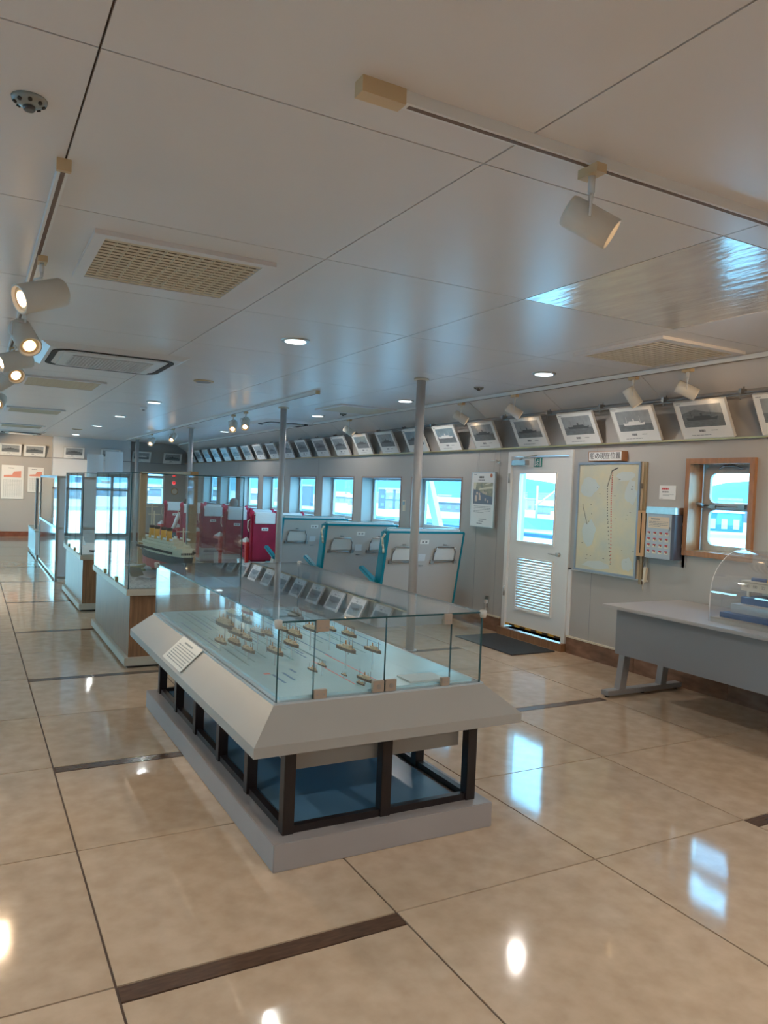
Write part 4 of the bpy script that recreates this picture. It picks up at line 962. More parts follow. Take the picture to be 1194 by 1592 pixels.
for (x, y, z, L, k, lb) in FL:
    X, Y = pix(x, y, z); X = min(max(X, CX0 + .06), CX1 - .06); Y = min(max(Y, CY0 + .04 + L/2), CY1 - .05 - L/2)
    fleet_ship(X, Y, z - .006, L*1.12, k, lb, hullm=M_HULLR if 'red' in lb.split()[0] else None, rotz=-PI/2 + .12)

# ================================================================ TALL GLASS CASES
def tall_case(x0, x1, y0, y1, label, seams):
    t = thing('tall_display_case', label, 'display case', ((x0+x1)/2, (y0+y1)/2, 0))
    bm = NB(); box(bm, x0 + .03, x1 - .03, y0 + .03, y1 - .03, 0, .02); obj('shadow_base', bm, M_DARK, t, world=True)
    bm = NB(); box(bm, x0, x1, y0, y1, .02, .09); obj('plinth', bm, M_RIM, t, world=True, bevel=.004)
    bm = NB(); box(bm, x0 + .035, x1 - .035, y0 + .035, y1 - .035, .09, .62); obj('wood_body', bm, M_WOODP, t, world=True)
    bm = NB(); box(bm, x0 - .0, x1 + .0, y0, y1, .62, .675); obj('rim', bm, M_RIM, t, world=True, bevel=.003)
    g = .008; z0, z1 = .675, 1.66
    ys = [y0 + .01] + seams + [y1 - .01]
    for a, b in zip(ys, ys[1:]): glass_panel('side_glass', x0 + .01, x0 + .01 + g, a + .002, b - .002, z0, z1, t)
    glass_panel('side_glass', x1 - .01 - g, x1 - .01, y0 + .01, y1 - .01, z0, z1, t)
    glass_panel('front_glass', x0 + .02, x1 - .02, y0 + .01, y0 + .01 + g, z0, z1, t)
    glass_panel('back_glass', x0 + .02, x1 - .02, y1 - .01 - g, y1 - .01, z0, z1, t)
    glass_panel('top_glass', x0 + .01, x1 - .01, y0 + .01, y1 - .01, z1, z1 + g, t)
    for y in seams:
        bm = NB(); box(bm, x0 - .004, x0 + .03, y - .03, y + .03, z0, z0 + .04); obj('glass_clamp', bm, M_BRASS, t, world=True)
    return t
tall_case(1.19, 2.20, 6.61, 8.60, 'tall glass case on a wooden base holding a liner model, behind the fleet case', [7.2, 7.85])
tall_case(1.19, 1.75, 9.64, 11.50, 'tall glass case on a wooden base, second from the viewer on the left row', [10.3, 10.9])
# bed of gravel in the first, papers in the second
M_GRAV = mat('gravel', (.66, .65, .60), .8, noise=.5, nscale=60, bump=1.0, bscale=80, col2=(.30, .33, .35))
def gravel(x0, x1, y0, y1, z, label):
    bm = NB(); n = 22; r = random.Random(3); V = []
    for i in range(n + 1):
        V.append([bm.verts.new((x0 + (x1-x0)*i/n, y0 + (y1-y0)*j/n, z + (r.uniform(.004, .022) if 0 < i < n and 0 < j < n else .003))) for j in range(n + 1)])
    for i in range(n):
        for j in range(n): bm.faces.new([V[i][j], V[i+1][j], V[i+1][j+1], V[i][j+1]])
    b = [V[0][0], V[n][0], V[n][n], V[0][n]]; lo = [bm.verts.new((v.co.x, v.co.y, z)) for v in b]
    bm.faces.new(lo[::-1])
    tag(obj('gravel_bed', bm, M_GRAV), label, 'gravel', kind='stuff')
gravel(1.23, 2.16, 6.65, 8.56, .676, 'pale gravel spread on the floor of the liner model case')
bm = NB(); box(bm, 1.22, 1.72, 9.7, 11.44, .676, .684); tag(obj('white_sheet', bm, M_PAPER), 'white sheet lining the second tall case', 'sheet')
def tilted_slab(name, label, cat, loc, rot, sx, sy, sz, m):
    bm = NB(); box(bm, -sx/2, sx/2, -sy/2, sy/2, 0, sz); o = obj(name, bm, m, bevel=.003); o.location = loc; o.rotation_euler = rot; return tag(o, label, cat)
M_OLIVE = mat('olive_grey', (.22, .22, .18), .6); 
tilted_slab('grey_book', 'upright grey plate leaning on the gravel in the liner model case', 'plate', (1.42, 7.45, .715), (.9, .15, .6), .17, .13, .012, M_OLIVE)
tilted_slab('grey_book', 'dark grey plate lying flat on the gravel in the liner model case', 'plate', (1.50, 7.22, .70), (.06, 0, .9), .18, .13, .012, M_GRAYBOX)
tilted_slab('dark_plate', 'dark wedge lying on the sheet in the second tall case', 'plate', (1.48, 9.95, .688), (.0, 0, .3), .24, .2, .02, M_DARK)
bm = NB(); r = random.Random(5)
for k in range(9): 
    a = k * .7; tube(bm, (.10*math.cos(a), .08*math.sin(a), .012 + .006*k), (.10*math.cos(a+.8), .08*math.sin(a+.8), .018 + .006*k), .016, seg=8)
o = obj('rope_coil', bm, mat('rope', (.40, .38, .20), .8)); o.location = (1.47, 7.80, .69); tag(o, 'olive coil of rope on the gravel behind the grey plate', 'rope')
bm = NB(); lathe(bm, [(.05, 0), (.05, .01), (.03, .05), (.012, .09), (.012, .12)], 12); o = obj('white_ornament', bm, M_WHITE); o.location = (1.38, 11.0, .684); tag(o, 'small white ornament standing on the sheet in the second tall case', 'ornament')

# liner model
def liner():
    t = thing('liner_model', 'model ocean liner with cream decks, black and red hull and yellow funnels', 'model ship', (1.73, 7.66, .655), (0, 0, PI/2 + .14))
    t.scale = (1, 1.25, 1.28)
    L, B = 1.18, .19
    bm = hull_mesh(L, B*.86, .07, 0); bmesh.ops.translate(bm, verts=bm.verts, vec=(0, 0, .06)); obj('lower_hull', bm, mat('liner_red', (.52, .09, .07), .4), t)
    bm = hull_mesh(L*1.02, B, .055, .1); bmesh.ops.translate(bm, verts=bm.verts, vec=(0, 0, .128)); obj('black_hull', bm, mat('liner_black', (.06, .065, .07), .4), t)
    mc = mat('liner_cream', (.70, .63, .47), .45); up = hull_mesh(L*.99, B*.98, .06, .12); bmesh.ops.translate(up, verts=up.verts, vec=(0, 0, .182)); h2 = obj('upper_hull', up, mc, t)
    bm = NB()
    for s in (-1, 1):
        for k in range(30):
            x = -L*.42 + k * L * .028; box(bm, x, x + .018, s * B * .485 - .004, s * B * .485 + .004, .205, .222)
    for k in range(7): box(bm, -L*.5 - .004, -L*.5 + .004, -.05 + k*.015, -.041 + k*.015, .205, .22)
    obj('porthole_row', bm, M_DARK, h2)
    bm = NB(); box(bm, -L*.512, -L*.49, -.035, .03, .125, .185); obj('stern_door', bm, M_DARK, h2)
    for i, (a, b, z) in enumerate(((-.44, .40, .24), (-.36, .34, .262), (-.24, .30, .284))):
        bm = NB(); box(bm, L*a, L*b, -B*.44 + i*.012, B*.44 - i*.012, z, z + .006); dk = obj('deck', bm, mc, t)
        bm = NB(); box(bm, L*a + .03, L*b - .03, -B*.30 + i*.012, B*.30 - i*.012, z + .006, z + .022); obj('cabin_row', bm, mc, dk)
        bm = NB()
        for s in (-1, 1):
            y = s * (B*.43 - i*.012)
            for k in range(26): x = L*a + k * L*(b - a)/25; box(bm, x, x + .003, y - .0015, y + .0015, z + .006, z + .022)
        obj('railing', bm, mc, dk)
    for x in (-.22, -.09, .06, .19):
        bm = NB(); tube(bm, (L*x, .045, .29), (L*x - .01, .045, .37), .021, .021, seg=14); f = obj('funnel', bm, M_GOLD, t)
        bm = NB(); tube(bm, (L*x - .01, .045, .37), (L*x - .012, .045, .388), .022, seg=14); obj('funnel_top', bm, M_DARK, f)
    for x, hh in ((.33, .56), (.27, .50), (-.40, .40)):
        bm = NB(); tube(bm, (L*x, 0, .25), (L*x, 0, hh), .006, seg=8); box(bm, L*x - .002, L*x + .002, -.05, .05, hh - .03, hh - .024); obj('mast', bm, mc, t)
    for k in range(10):
        x = -L*.33 + k * L*.07
        for s in (-1, 1):
            if k % 2: continue
            bm = hull_mesh(.07, .02, .012, .3); bmesh.ops.translate(bm, verts=bm.verts, vec=(x, s*B*.36, .30)); obj('lifeboat', bm, M_WHITE, t)
    bm = NB(); box(bm, -L*.25, -L*.22, -.02, .02, .02, .07); obj('cradle', bm, M_WOODL, t); bm = NB(); box(bm, L*.22, L*.25, -.02, .02, .02, .07); obj('cradle', bm, M_WOODL, t)
liner()
# wooden framed glass screen beyond the liner case
t = thing('wooden_gateway', 'light wooden post and beam frame behind the liner case', 'gateway', (2.27, 10.1, 0))
for y in (8.70, 11.55):
    bm = NB(); box(bm, 2.22, 2.31, y - .045, y + .045, 0, 1.73); obj('post', bm, M_WOODL, t, world=True, bevel=.003)
bm = NB(); box(bm, 2.235, 2.295, 8.745, 11.505, 1.68, 1.73); obj('beam', bm, M_WOODL, t, world=True)
bm = NB(); box(bm, 2.235, 2.295, 8.745, 11.505, .60, .66); obj('lower_rail', bm, M_RIM, t, world=True)
# third: metal framed case with sloping lid, reflective sides
def framed_case(y0, y1, x0, x1, label, sheet=True):
    t = thing('metal_framed_case', label, 'display case', ((x0+x1)/2, (y0+y1)/2, 0)); f = .035
    for x in (x0, x1 - f):
        for y in (y0, y1 - f):
            bm = NB(); box(bm, x, x + f, y, y + f, 0, 1.62); obj('corner_post', bm, M_METAL, t, world=True)
    for z in (1.585, .80, .03):
        for x in (x0, x1 - f):
            bm = NB(); box(bm, x + .002, x + f - .002, y0 + f, y1 - f, z, z + f); obj('side_rail', bm, M_METAL, t, world=True)
        for y in (y0, y1 - f):
            bm = NB(); box(bm, x0 + f, x1 - f, y + .002, y + f - .002, z, z + f); obj('cross_rail', bm, M_METAL, t, world=True)
    glass_panel('side_glass', x0 + .012, x0 + .02, y0 + f, y1 - f, .835, 1.585, t)
    bm = NB(); box(bm, x0 + .010, x0 + .022, y0 + f, y1 - f, .065, .80); obj('side_panel', bm, mat('mirror_panel', (.45, .52, .56), .06, metal=.8), t, world=True)
    bm = NB(); box(bm, x0 + f, x1 - f, y0 + .01, y0 + .022, .065, 1.585); obj('front_panel', bm, mat('panel_bluegrey', (.46, .50, .53), .5), t, world=True)
    bm = NB(); box(bm, x0 + f, x1 - f, y0 + .03, y1 - f, .80, .82); obj('shelf', bm, M_WHITE, t, world=True)
    return t
framed_case(12.6, 15.7, 1.19, 1.95, 'metal framed case with glossy sides, third in the left row')
bm = NB(); hexa(bm, [(1.30, 13.5, .83), (1.85, 13.5, .83), (1.85, 13.53, .83), (1.30, 13.53, .83)], [(1.30, 14.5, 1.50), (1.85, 14.5, 1.50), (1.85, 14.53, 1.50), (1.30, 14.53, 1.50)])
tag(obj('leaning_board', bm, mat('board_olive', (.26, .25, .21), .5)), 'brownish board leaning inside the metal framed case', 'board')
t = thing('low_cabinet', 'low white cabinet with a tall thin post, farthest in the left row', 'cabinet', (1.45, 17.2, 0))
bm = NB(); box(bm, 1.17, 1.75, 16.3, 18.2, .05, .50); obj('body', bm, M_WHITE, t, world=True); bm = NB(); box(bm, 1.16, 1.76, 16.29, 18.21, .50, .53); obj('top', bm, M_RIM, t, world=True)
bm = NB(); box(bm, 1.2, 1.72, 16.33, 18.17, 0, .05); obj('kick_base', bm, M_WOODP, t, world=True); bm = NB(); box(bm, 1.20, 1.25, 16.9, 16.95, .53, 1.56); obj('post', bm, M_STEEL, t, world=True)

# ================================================================ SEATS
def rounded_slab(bm, x0, x1, y0, y1, z0, z1, mi=0): return box(bm, x0, x1, y0, y1, z0, z1, mi)
def double_seat_teal(loc, label):
    """double reclining seat seen from behind; local +y = forward, origin on the floor"""
    t = thing('reclining_double_seat', label, 'seat', loc, group='double seats with pale shells and teal edges')
    w = 1.06; tilt = .20
    def P(y, z): return (y + (1.14 - z) * math.tan(tilt) , z)   # shell leans: lower part sits farther forward
    def slab(b, x0, x1, ya, yb, za, zb, mi=0):
        hexa(b, [(x0, P(ya, za)[0], za), (x1, P(ya, za)[0], za), (x1, P(yb, za)[0], za), (x0, P(yb, za)[0], za)], [(x0, P(ya, zb)[0], zb), (x1, P(ya, zb)[0], zb), (x1, P(yb, zb)[0], zb), (x0, P(yb, zb)[0], zb)], mi)
    bm = NB(); slab(bm, .035, w - .012, 0, .03, .24, 1.125); sh = obj('back_shell', bm, M_SHELL, t, bevel=.004)
    bm = NB(); slab(bm, 0, .035, -.012, .13, .30, 1.14); slab(bm, w - .012, w + .006, -.012, .13, .24, 1.14); slab(bm, 0, w, -.008, .10, 1.125, 1.15); obj('teal_edging', bm, M_TEAL, t, bevel=.004)
    bm = NB()
    for a in (.05, .545): slab(bm, a, a + .465, .03, .17, .40, 1.18)
    obj('back_cushion', bm, M_TEAL, t, bevel=.02)
    bm = NB(); box(bm, .04, w - .04, .30, .82, .30, .44); obj('seat_cushion', bm, M_TEAL, t, bevel=.02)
    bm = NB(); box(bm, .08, w - .08, .28, .75, 0, .30); obj('pedestal', bm, M_SEATGREY, t)
    bm = NB(); slab(bm, .05, w - .05, .024, .10, 1.14, 1.175); obj('headrest_cloth', bm, M_CLOTH, t)
    for a in (.10, .66):
        bm = NB(); slab(bm, a + .012, a + .29, -.018, -.004, .81, .955); tr = obj('folding_table', bm, mat('tray_pale', (.66, .66, .63), .4), t, bevel=.003)
        b = NB(); fr = [(a, P(-.02, .775)[0], .775), (a + .005, P(-.03, .90)[0], .90), (a + .03, P(-.03, .965)[0], .965), (a + .27, P(-.03, .965)[0], .965), (a + .30, P(-.03, .90)[0], .90), (a + .305, P(-.02, .775)[0], .775)]
        path(b, fr, .008, seg=8); tube(b, (a - .02, P(-.02, .79)[0], .79), (a + .33, P(-.02, .79)[0], .79), .008, seg=8)
        box(b, a - .03, a + .01, P(-.03, .79)[0], P(0, .79)[0] + .01, .77, .81); box(b, a + .295, a + .335, P(-.03, .79)[0], P(0, .79)[0] + .01, .77, .81)
        obj('table_bracket', b, M_STEEL, tr)
        bm = NB(); slab(bm, a + .13, a + .17, -.012, 0, .985, 1.0); obj('catch', bm, M_STEEL, sh)
    bm = NB(); slab(bm, .46, .58, -.006, 0, 1.0, 1.05); pl = obj('number_plate', bm, M_WHITE, sh, bevel=.001)
    bm = NB(); slab(bm, .485, .51, -.0075, -.006, 1.015, 1.035); slab(bm, .53, .555, -.0075, -.006, 1.015, 1.035); obj('plate_marks', bm, M_GREYINK, sh)
    bm = NB(); slab(bm, .46, .56, -.005, 0, .80, .88); obj('paper_label', bm, mat('label_pale', (.62, .66, .68), .5), sh)
    bm = NB(); slab(bm, .49, .54, -.01, 0, .74, .75); obj('slot', bm, M_STEEL, sh)
    bm = NB(); path(bm, [(-.015, P(.0, 1.12)[0], 1.12), (-.045, P(0, 1.06)[0], 1.07), (-.03, P(0, 1.0)[0], 1.0), (-.015, P(0, .95)[0], .95), (-.005, P(0, .9)[0], .90)], .012, seg=8); obj('side_grip', bm, M_CREAM, t)
    # raised armrest on the aisle side
    def arm(x):
        b = NB(); p0, p1 = Vector((x, .15, .52)), Vector((x, .55, .66)); d_ = (p1 - p0).normalized(); up = Vector((0, -d_.z, d_.y))
        s = .035
        hexa(b, [p0 + Vector((-s, 0, 0)), p0 + Vector((s, 0, 0)), p0 + Vector((s, 0, 0)) + up*.05, p0 + Vector((-s, 0, 0)) + up*.05], [p1 + Vector((-s, 0, 0)), p1 + Vector((s, 0, 0)), p1 + Vector((s, 0, 0)) + up*.05, p1 + Vector((-s, 0, 0)) + up*.05])
        obj('armrest', b, M_TEAL, t, bevel=.012)
        b = NB(); hexa(b, [(x - .025, .30, .05), (x + .025, .30, .05), (x + .025, .60, .05), (x - .025, .60, .05)], [(x - .025, .14, .53), (x + .025, .14, .53), (x + .025, .24, .55), (x - .025, .24, .55)]); obj('arm_panel', b, M_SHELL, t)
    arm(-.03); arm(w - .02)
    return t
s1 = double_seat_teal((4.14, 7.44, 0), 'double seat with pale shell and teal edge, nearest of the three')
dup(s1, (4.00, 8.80, 0), label='double seat with pale shell and teal edge, middle one of three')
dup(s1, (3.99, 10.30, 0), label='double seat with pale shell and teal edge, farthest of the three, beside the red seats')
def red_seat(loc, label):
    t = thing('red_double_seat', label, 'seat', loc, group='red plush double seats with white headrest cloths')
    w = .98
    for i, a in enumerate((0, .50)):
        bm = NB(); box(bm, a, a + .48, 0, .14, .28, 1.12); obj('backrest', bm, M_RED, t, bevel=.03)
        bm = NB(); box(bm, a + .05, a + .43, -.012, .155, .93, 1.135); obj('headrest_cloth', bm, M_CLOTH, t, bevel=.012)
        for x in (a + .025, a + .455):
            bm = NB(); lathe(bm, [(.018, 1.04), (.042, 1.07), (.045, 1.11), (.035, 1.15), (.012, 1.165)], 12, c=(x, .07, 0)); obj('headrest_wing', bm, mat('red_wing', (.50, .02, .08), .6), t)
    bm = NB(); box(bm, .02, w - .02, .14, .66, .30, .44); obj('seat_cushion', bm, M_RED, t, bevel=.03)
    bm = NB(); box(bm, .0, w, .03, .62, .02, .28); obj('base_frame', bm, M_SEATGREY, t)
    bm = NB(); box(bm, .18, .30, -.008, 0, .82, .87); pl = obj('number_plate', bm, M_WHITE, t)
    bm = NB(); box(bm, .20, .235, -.0095, -.008, .835, .855); box(bm, .245, .28, -.0095, -.008, .835, .855); obj('plate_marks', bm, M_GREYINK, pl)
    for x in (-.05, w - .01):
        bm = NB(); hexa(bm, [(x, .10, .08), (x + .06, .10, .08), (x + .06, .16, .08), (x, .16, .08)], [(x, .12, .55), (x + .06, .12, .55), (x + .06, .22, .58), (x, .22, .58)]); box(bm, x, x + .06, .10, .55, .55, .61); obj('armrest', bm, M_REDD, t, bevel=.01)
    bm = NB(); path(bm, [(-.02, .05, 1.0), (-.06, .03, .98), (-.06, .03, .86), (-.03, .05, .80)], .009, seg=8); obj('side_grip', bm, M_CREAM, t)
    bm = NB(); hexa(bm, [(-.04, .16, .60), (.04, .16, .60), (.02, .46, .60), (-.06, .46, .60)], [(-.03, .16, .70), (.02, .16, .66), (.0, .44, .62), (-.05, .44, .62)]); obj('arm_cloth', bm, M_CLOTH, t)
    return t
r1 = red_seat((4.29, 12.5, 0), 'red double seat nearest the viewer, next to the teal-edged seats')
for x, y, lb in ((4.22, 13.85, 'red double seat second from the viewer, partly behind glass'), (4.15, 15.2, 'red double seat third from the viewer, behind glass'), (4.06, 16.5, 'red double seat fourth from the viewer, right of the wooden post'), (4.0, 17.8, 'red double seat farthest away, left of the wooden post')):
    dup(r1, (x, y, 0), label=lb)

# ---- seated figures among the red seats
def person(loc, rotz, label, shirt, trousers, hair):
    t = thing('person', label, 'person', loc, (0, 0, rotz))
    skin = mat('skin', (.55, .33, .23), .5)
    J = {'pelvis': (0, 0, .52, .13), 'belly': (0, -.02, .66, .125), 'chest': (0, -.03, .86, .135), 'neckb': (0, -.02, 1.01, .07), 'neck': (0, 0, 1.07, .05), 'head': (0, .02, 1.17, .085), 'top': (0, .02, 1.24, .075)}
    E_ = [('pelvis', 'belly'), ('belly', 'chest'), ('chest', 'neckb'), ('neckb', 'neck'), ('neck', 'head'), ('head', 'top')]
    for s, n in ((-1, 'l'), (1, 'r')):
        J['sh'+n] = (.18*s, -.02, .97, .055); J['el'+n] = (.25*s, .03, .72, .042); J['wr'+n] = (.20*s, .26, .66, .028); J['ha'+n] = (.18*s, .33, .655, .03)
        J['hip'+n] = (.09*s, .02, .50, .085); J['kn'+n] = (.12*s, .44, .50, .06); J['an'+n] = (.12*s, .46, .09, .04); J['to'+n] = (.12*s, .60, .04, .035)
        E_ += [('neckb', 'sh'+n), ('sh'+n, 'el'+n), ('el'+n, 'wr'+n), ('wr'+n, 'ha'+n), ('pelvis', 'hip'+n), ('hip'+n, 'kn'+n), ('kn'+n, 'an'+n), ('an'+n, 'to'+n)]
    ks = list(J); me = bpy.data.meshes.new('body'); me.from_pydata([J[k][:3] for k in ks], [(ks.index(a), ks.index(b)) for a, b in E_], [])
    o = bpy.data.objects.new('body', me); C.objects.link(o); sk = o.modifiers.new('skin', 'SKIN'); ss = o.modifiers.new('sub', 'SUBSURF'); ss.levels = ss.render_levels = 2
    for i, k in enumerate(ks): me.skin_vertices[0].data[i].radius = (J[k][3], J[k][3]); me.skin_vertices[0].data[i].use_root = (i == 0)
    dg = bpy.context.evaluated_depsgraph_get(); m2 = bpy.data.meshes.new_from_object(o.evaluated_get(dg)); bpy.data.objects.remove(o)
    m2.materials.clear()
    for m in (shirt, trousers, skin): m2.materials.append(m)
    for p in m2.polygons:
        c = p.center; p.use_smooth = True
        p.material_index = 2 if (c.z > 1.03 or (c.y > .22 and c.z > .6)) else (1 if c.z < .585 else 0)
    b = bpy.data.objects.new('body', m2); C.objects.link(b); b.parent = t
    # hair cap
    bm = NB(); bmesh.ops.create_uvsphere(bm, u_segments=16, v_segments=10, radius=.105)
    bmesh.ops.scale(bm, verts=bm.verts, vec=(.86, 1.0, 1.0)); bmesh.ops.translate(bm, verts=bm.verts, vec=(0, -.005, 1.215))
    bmesh.ops.delete(bm, geom=[v for v in bm.verts if v.co.z < 1.13 or (v.co.y > .04 and v.co.z < 1.24)], context='VERTS')
    hr = obj('hair', bm, hair, t); sm = hr.modifiers.new('s', 'SOLIDIFY'); sm.thickness = .008
    # face: eyes, nose, ears, mouth
    bm = NB()
    for s in (-1, 1): bmesh.ops.create_uvsphere(bm, u_segments=8, v_segments=6, radius=.010, matrix=Matrix.Translation((.033*s, .100, 1.185)))
    obj('eyes', bm, M_DARK, t)
    bm = NB(); hexa(bm, [(-.014, .095, 1.145), (.014, .095, 1.145), (.008, .125, 1.150), (-.008, .125, 1.150)], [(-.006, .09, 1.19), (.006, .09, 1.19), (.004, .103, 1.19), (-.004, .103, 1.19)])
    for s in (-1, 1): bmesh.ops.create_uvsphere(bm, u_segments=8, v_segments=6, radius=.02, matrix=Matrix.Translation((.083*s, .01, 1.175)))
    obj('nose_and_ears', bm, skin, t)
    bm = NB(); box(bm, -.022, .022, .094, .101, 1.122, 1.128); obj('mouth', bm, mat('lips', (.4, .13, .1), .5), t)
    # fingers: five unequal, bent
    for s in (-1, 1):
        bm = NB(); bx_, by_, bz_ = .18*s, .345, .655
        for k, ln in enumerate((.052, .060, .056, .044)):
            x = bx_ + (k - 1.5) * .016; path(bm, [(x, by_, bz_), (x, by_ + ln*.5, bz_ - .004), (x, by_ + ln*.9, bz_ - .022)], .0075, seg=6)
        path(bm, [(bx_ - .028*s, by_ - .03, bz_), (bx_ - .045*s, by_ + .005, bz_ - .01), (bx_ - .04*s, by_ + .03, bz_ - .02)], .008, seg=6)
        obj('fingers', bm, skin, t)
person((4.22, 16.72, -.08), .15, 'seated person in a white shirt beside a red seat back, seen behind the wooden post', M_CLOTH, mat('dark_trousers', (.06, .07, .09), .8), mat('hair_black', (.03, .025, .02), .7))
person((4.88, 15.42, 0.0), 0, 'person with grey hair whose head rises above a red seat', mat('grey_jacket', (.25, .26, .28), .8), mat('dark_trousers', (.06, .07, .09), .8), mat('hair_grey', (.20, .18, .17), .8))

# ================================================================ DESK WITH DOME
t = thing('long_desk', 'long grey desk with a front panel and slanting metal legs under the window', 'desk', (4.55, 4.5, 0))
bm = NB(); box(bm, 4.53, 5.46, 2.2, 4.50, .735, .76); obj('desk_top', bm, M_DESK, t, world=True, bevel=.004)
bm = NB(); box(bm, 4.60, 4.615, 2.25, 4.40, .37, .735); obj('front_panel', bm, M_DESKP, t, world=True)
for y in (4.46, 2.5):
    bm = NB(); box(bm, 4.57, 5.44, y - .04, y + .04, .015, .055); ft = obj('foot_bar', bm, M_GRAYBOX, t, world=True, bevel=.004)
    b = NB()
    for x in (4.60, 5.0, 5.40): lathe(b, [(.02, 0), (.02, .016)], 10, c=(x, y, 0))
    obj('foot_pad', b, M_DARK, ft, world=True)
    for x, dx in ((4.74, -.02), (5.22, .05)):
        bm = NB(); q = .035; hexa(bm, [(x - q, y - .03, .055), (x + q, y - .03, .055), (x + q, y + .03, .055), (x - q, y + .03, .055)], [(x + .10 - q, y - .03, .735), (x + .10 + q, y - .03, .735), (x + .10 + q, y + .03, .735), (x + .10 - q, y + .03, .735)])
        obj('leg', bm, M_GRAYBOX, t, world=True)
# dome cover: vaulted acrylic, axis along y
def dome():
    x0, x1, y0, y1 = 4.70, 5.40, 2.6, 3.62; zb = .76
    t = thing('acrylic_dome_cover', 'clear arched acrylic cover on a cream base standing on the desk', 'display cover', ((x0+x1)/2, (y0+y1)/2, zb))
    bm = NB(); box(bm, x0 + .008, x1 - .008, y0, y1 - .008, zb, zb + .035); obj('base_board', bm, M_RIM, t, world=True)
    prof = [(x0, zb), (x0, zb + .20)]; r = (x1 - x0) / 2; cx = (x0 + x1) / 2; zz = zb + .20
    for k in range(1, 16): a = PI - PI * k / 16; prof.append((cx + r*math.cos(a), zz + .32*math.sin(a)))
    prof += [(x1, zz), (x1, zb)]
    bm = NB(); g = .005
    inner = [(cx + (a - cx) * (1 - g / r), zb + (b - zb) * (1 - g / .5)) for a, b in prof]
    for k in range(len(prof) - 1):
        (a, b), (c_, d_), (e, f_), (h_, i_) = prof[k], prof[k+1], inner[k], inner[k+1]
        vs = [[bm.verts.new((p[0], y, p[1])) for p in ((a, b), (c_, d_), (h_, i_), (e, f_))] for y in (y0, y1)]
        for q in (0, 2): bm.faces.new([vs[0][q], vs[0][(q+1)%4], vs[1][(q+1)%4], vs[1][q]]).smooth = True
    bmesh.ops.remove_doubles(bm, verts=bm.verts, dist=1e-5); obj('vault', bm, M_DOME, t, world=True)
    bm = NB(); A = [bm.verts.new((a, y1, b)) for a, b in prof]; B = [bm.verts.new((a, y1 - g, b)) for a, b in prof]; n = len(prof)
    bm.faces.new(A); bm.faces.new(B[::-1])
    obj('end_wall', bm, M_DOME, t, world=True)
    bm = NB(); path(bm, [(a, y1 - .002, b) for a, b in prof], .003, seg=6); obj('end_seam', bm, mat('seam_clear', (.62, .62, .64), .2), t, world=True)
dome()
M_BLUE = mat('block_blue', (.025, .10, .30), .4, noise=.1, nscale=10)
def block(name, a, m, label, cat): bm = NB(); box(bm, *a); return tag(obj(name, bm, m, bevel=.003), label, cat)
t = thing('bridge_model', 'stepped blue and grey model stand with a cream deckhouse under the clear cover', 'model', (5.0, 3.2, .795))
for nm, a, m in (('lower_step', (4.77, 5.30, 2.65, 3.585, .795, .832), M_BLUE), ('middle_step', (4.84, 5.28, 2.68, 3.55, .832, .895), mat('step_grey', (.50, .53, .54), .5)), ('upper_step', (4.92, 5.25, 2.7, 3.53, .895, .945), M_BLUE)):
    bm = NB(); box(bm, *a); obj(nm, bm, m, t, world=True, bevel=.002)
bm = NB(); box(bm, 4.96, 5.20, 3.34, 3.56, .985, 1.06); hs = obj('deckhouse', bm, mat('deckhouse_cream', (.72, .64, .50), .5), t, world=True)
bm = NB()
for k in range(3):
    y = 3.525 - k * .062; 
    for q in (0, .016): 
        for a in ((y - q - .013, y - q - .001, 1.012, 1.013), (y - q - .013, y - q - .001, 1.030, 1.031), (y - q - .013, y - q - .012, 1.012, 1.031), (y - q - .002, y - q - .001, 1.012, 1.031)): box(bm, 4.958, 4.96, a[0], a[1], a[2], a[3])
obj('square_window', bm, M_INK, hs, world=True)
bm = NB(); box(bm, 4.957, 4.96, 3.35, 3.55, 1.046, 1.049); obj('eave_line', bm, M_INK, hs, world=True)
bm = NB(); box(bm, 4.97, 4.99, 3.50, 3.52, .945, .985); box(bm, 5.15, 5.17, 3.36, 3.52, .945, .985); box(bm, 4.97, 5.18, 3.1, 3.30, .945, 1.05); obj('support', bm, mat('deckhouse_cream', (1,1,1)), t, world=True)
bm = NB(); tube(bm, (5.0, 3.50, 1.07), (5.0, 3.39, 1.07), .016, seg=10); obj('blue_boat', bm, M_BLUE, t, world=True)
bm = NB(); box(bm, 4.985, 5.01, 3.355, 3.375, 1.06, 1.082); obj('orange_block', bm, M_GOLD, t, world=True)
bm = NB(); tube(bm, (5.0, 3.33, 1.07), (5.0, 2.80, 1.075), .012, seg=12); obj('silver_barrel', bm, M_METAL, t, world=True)

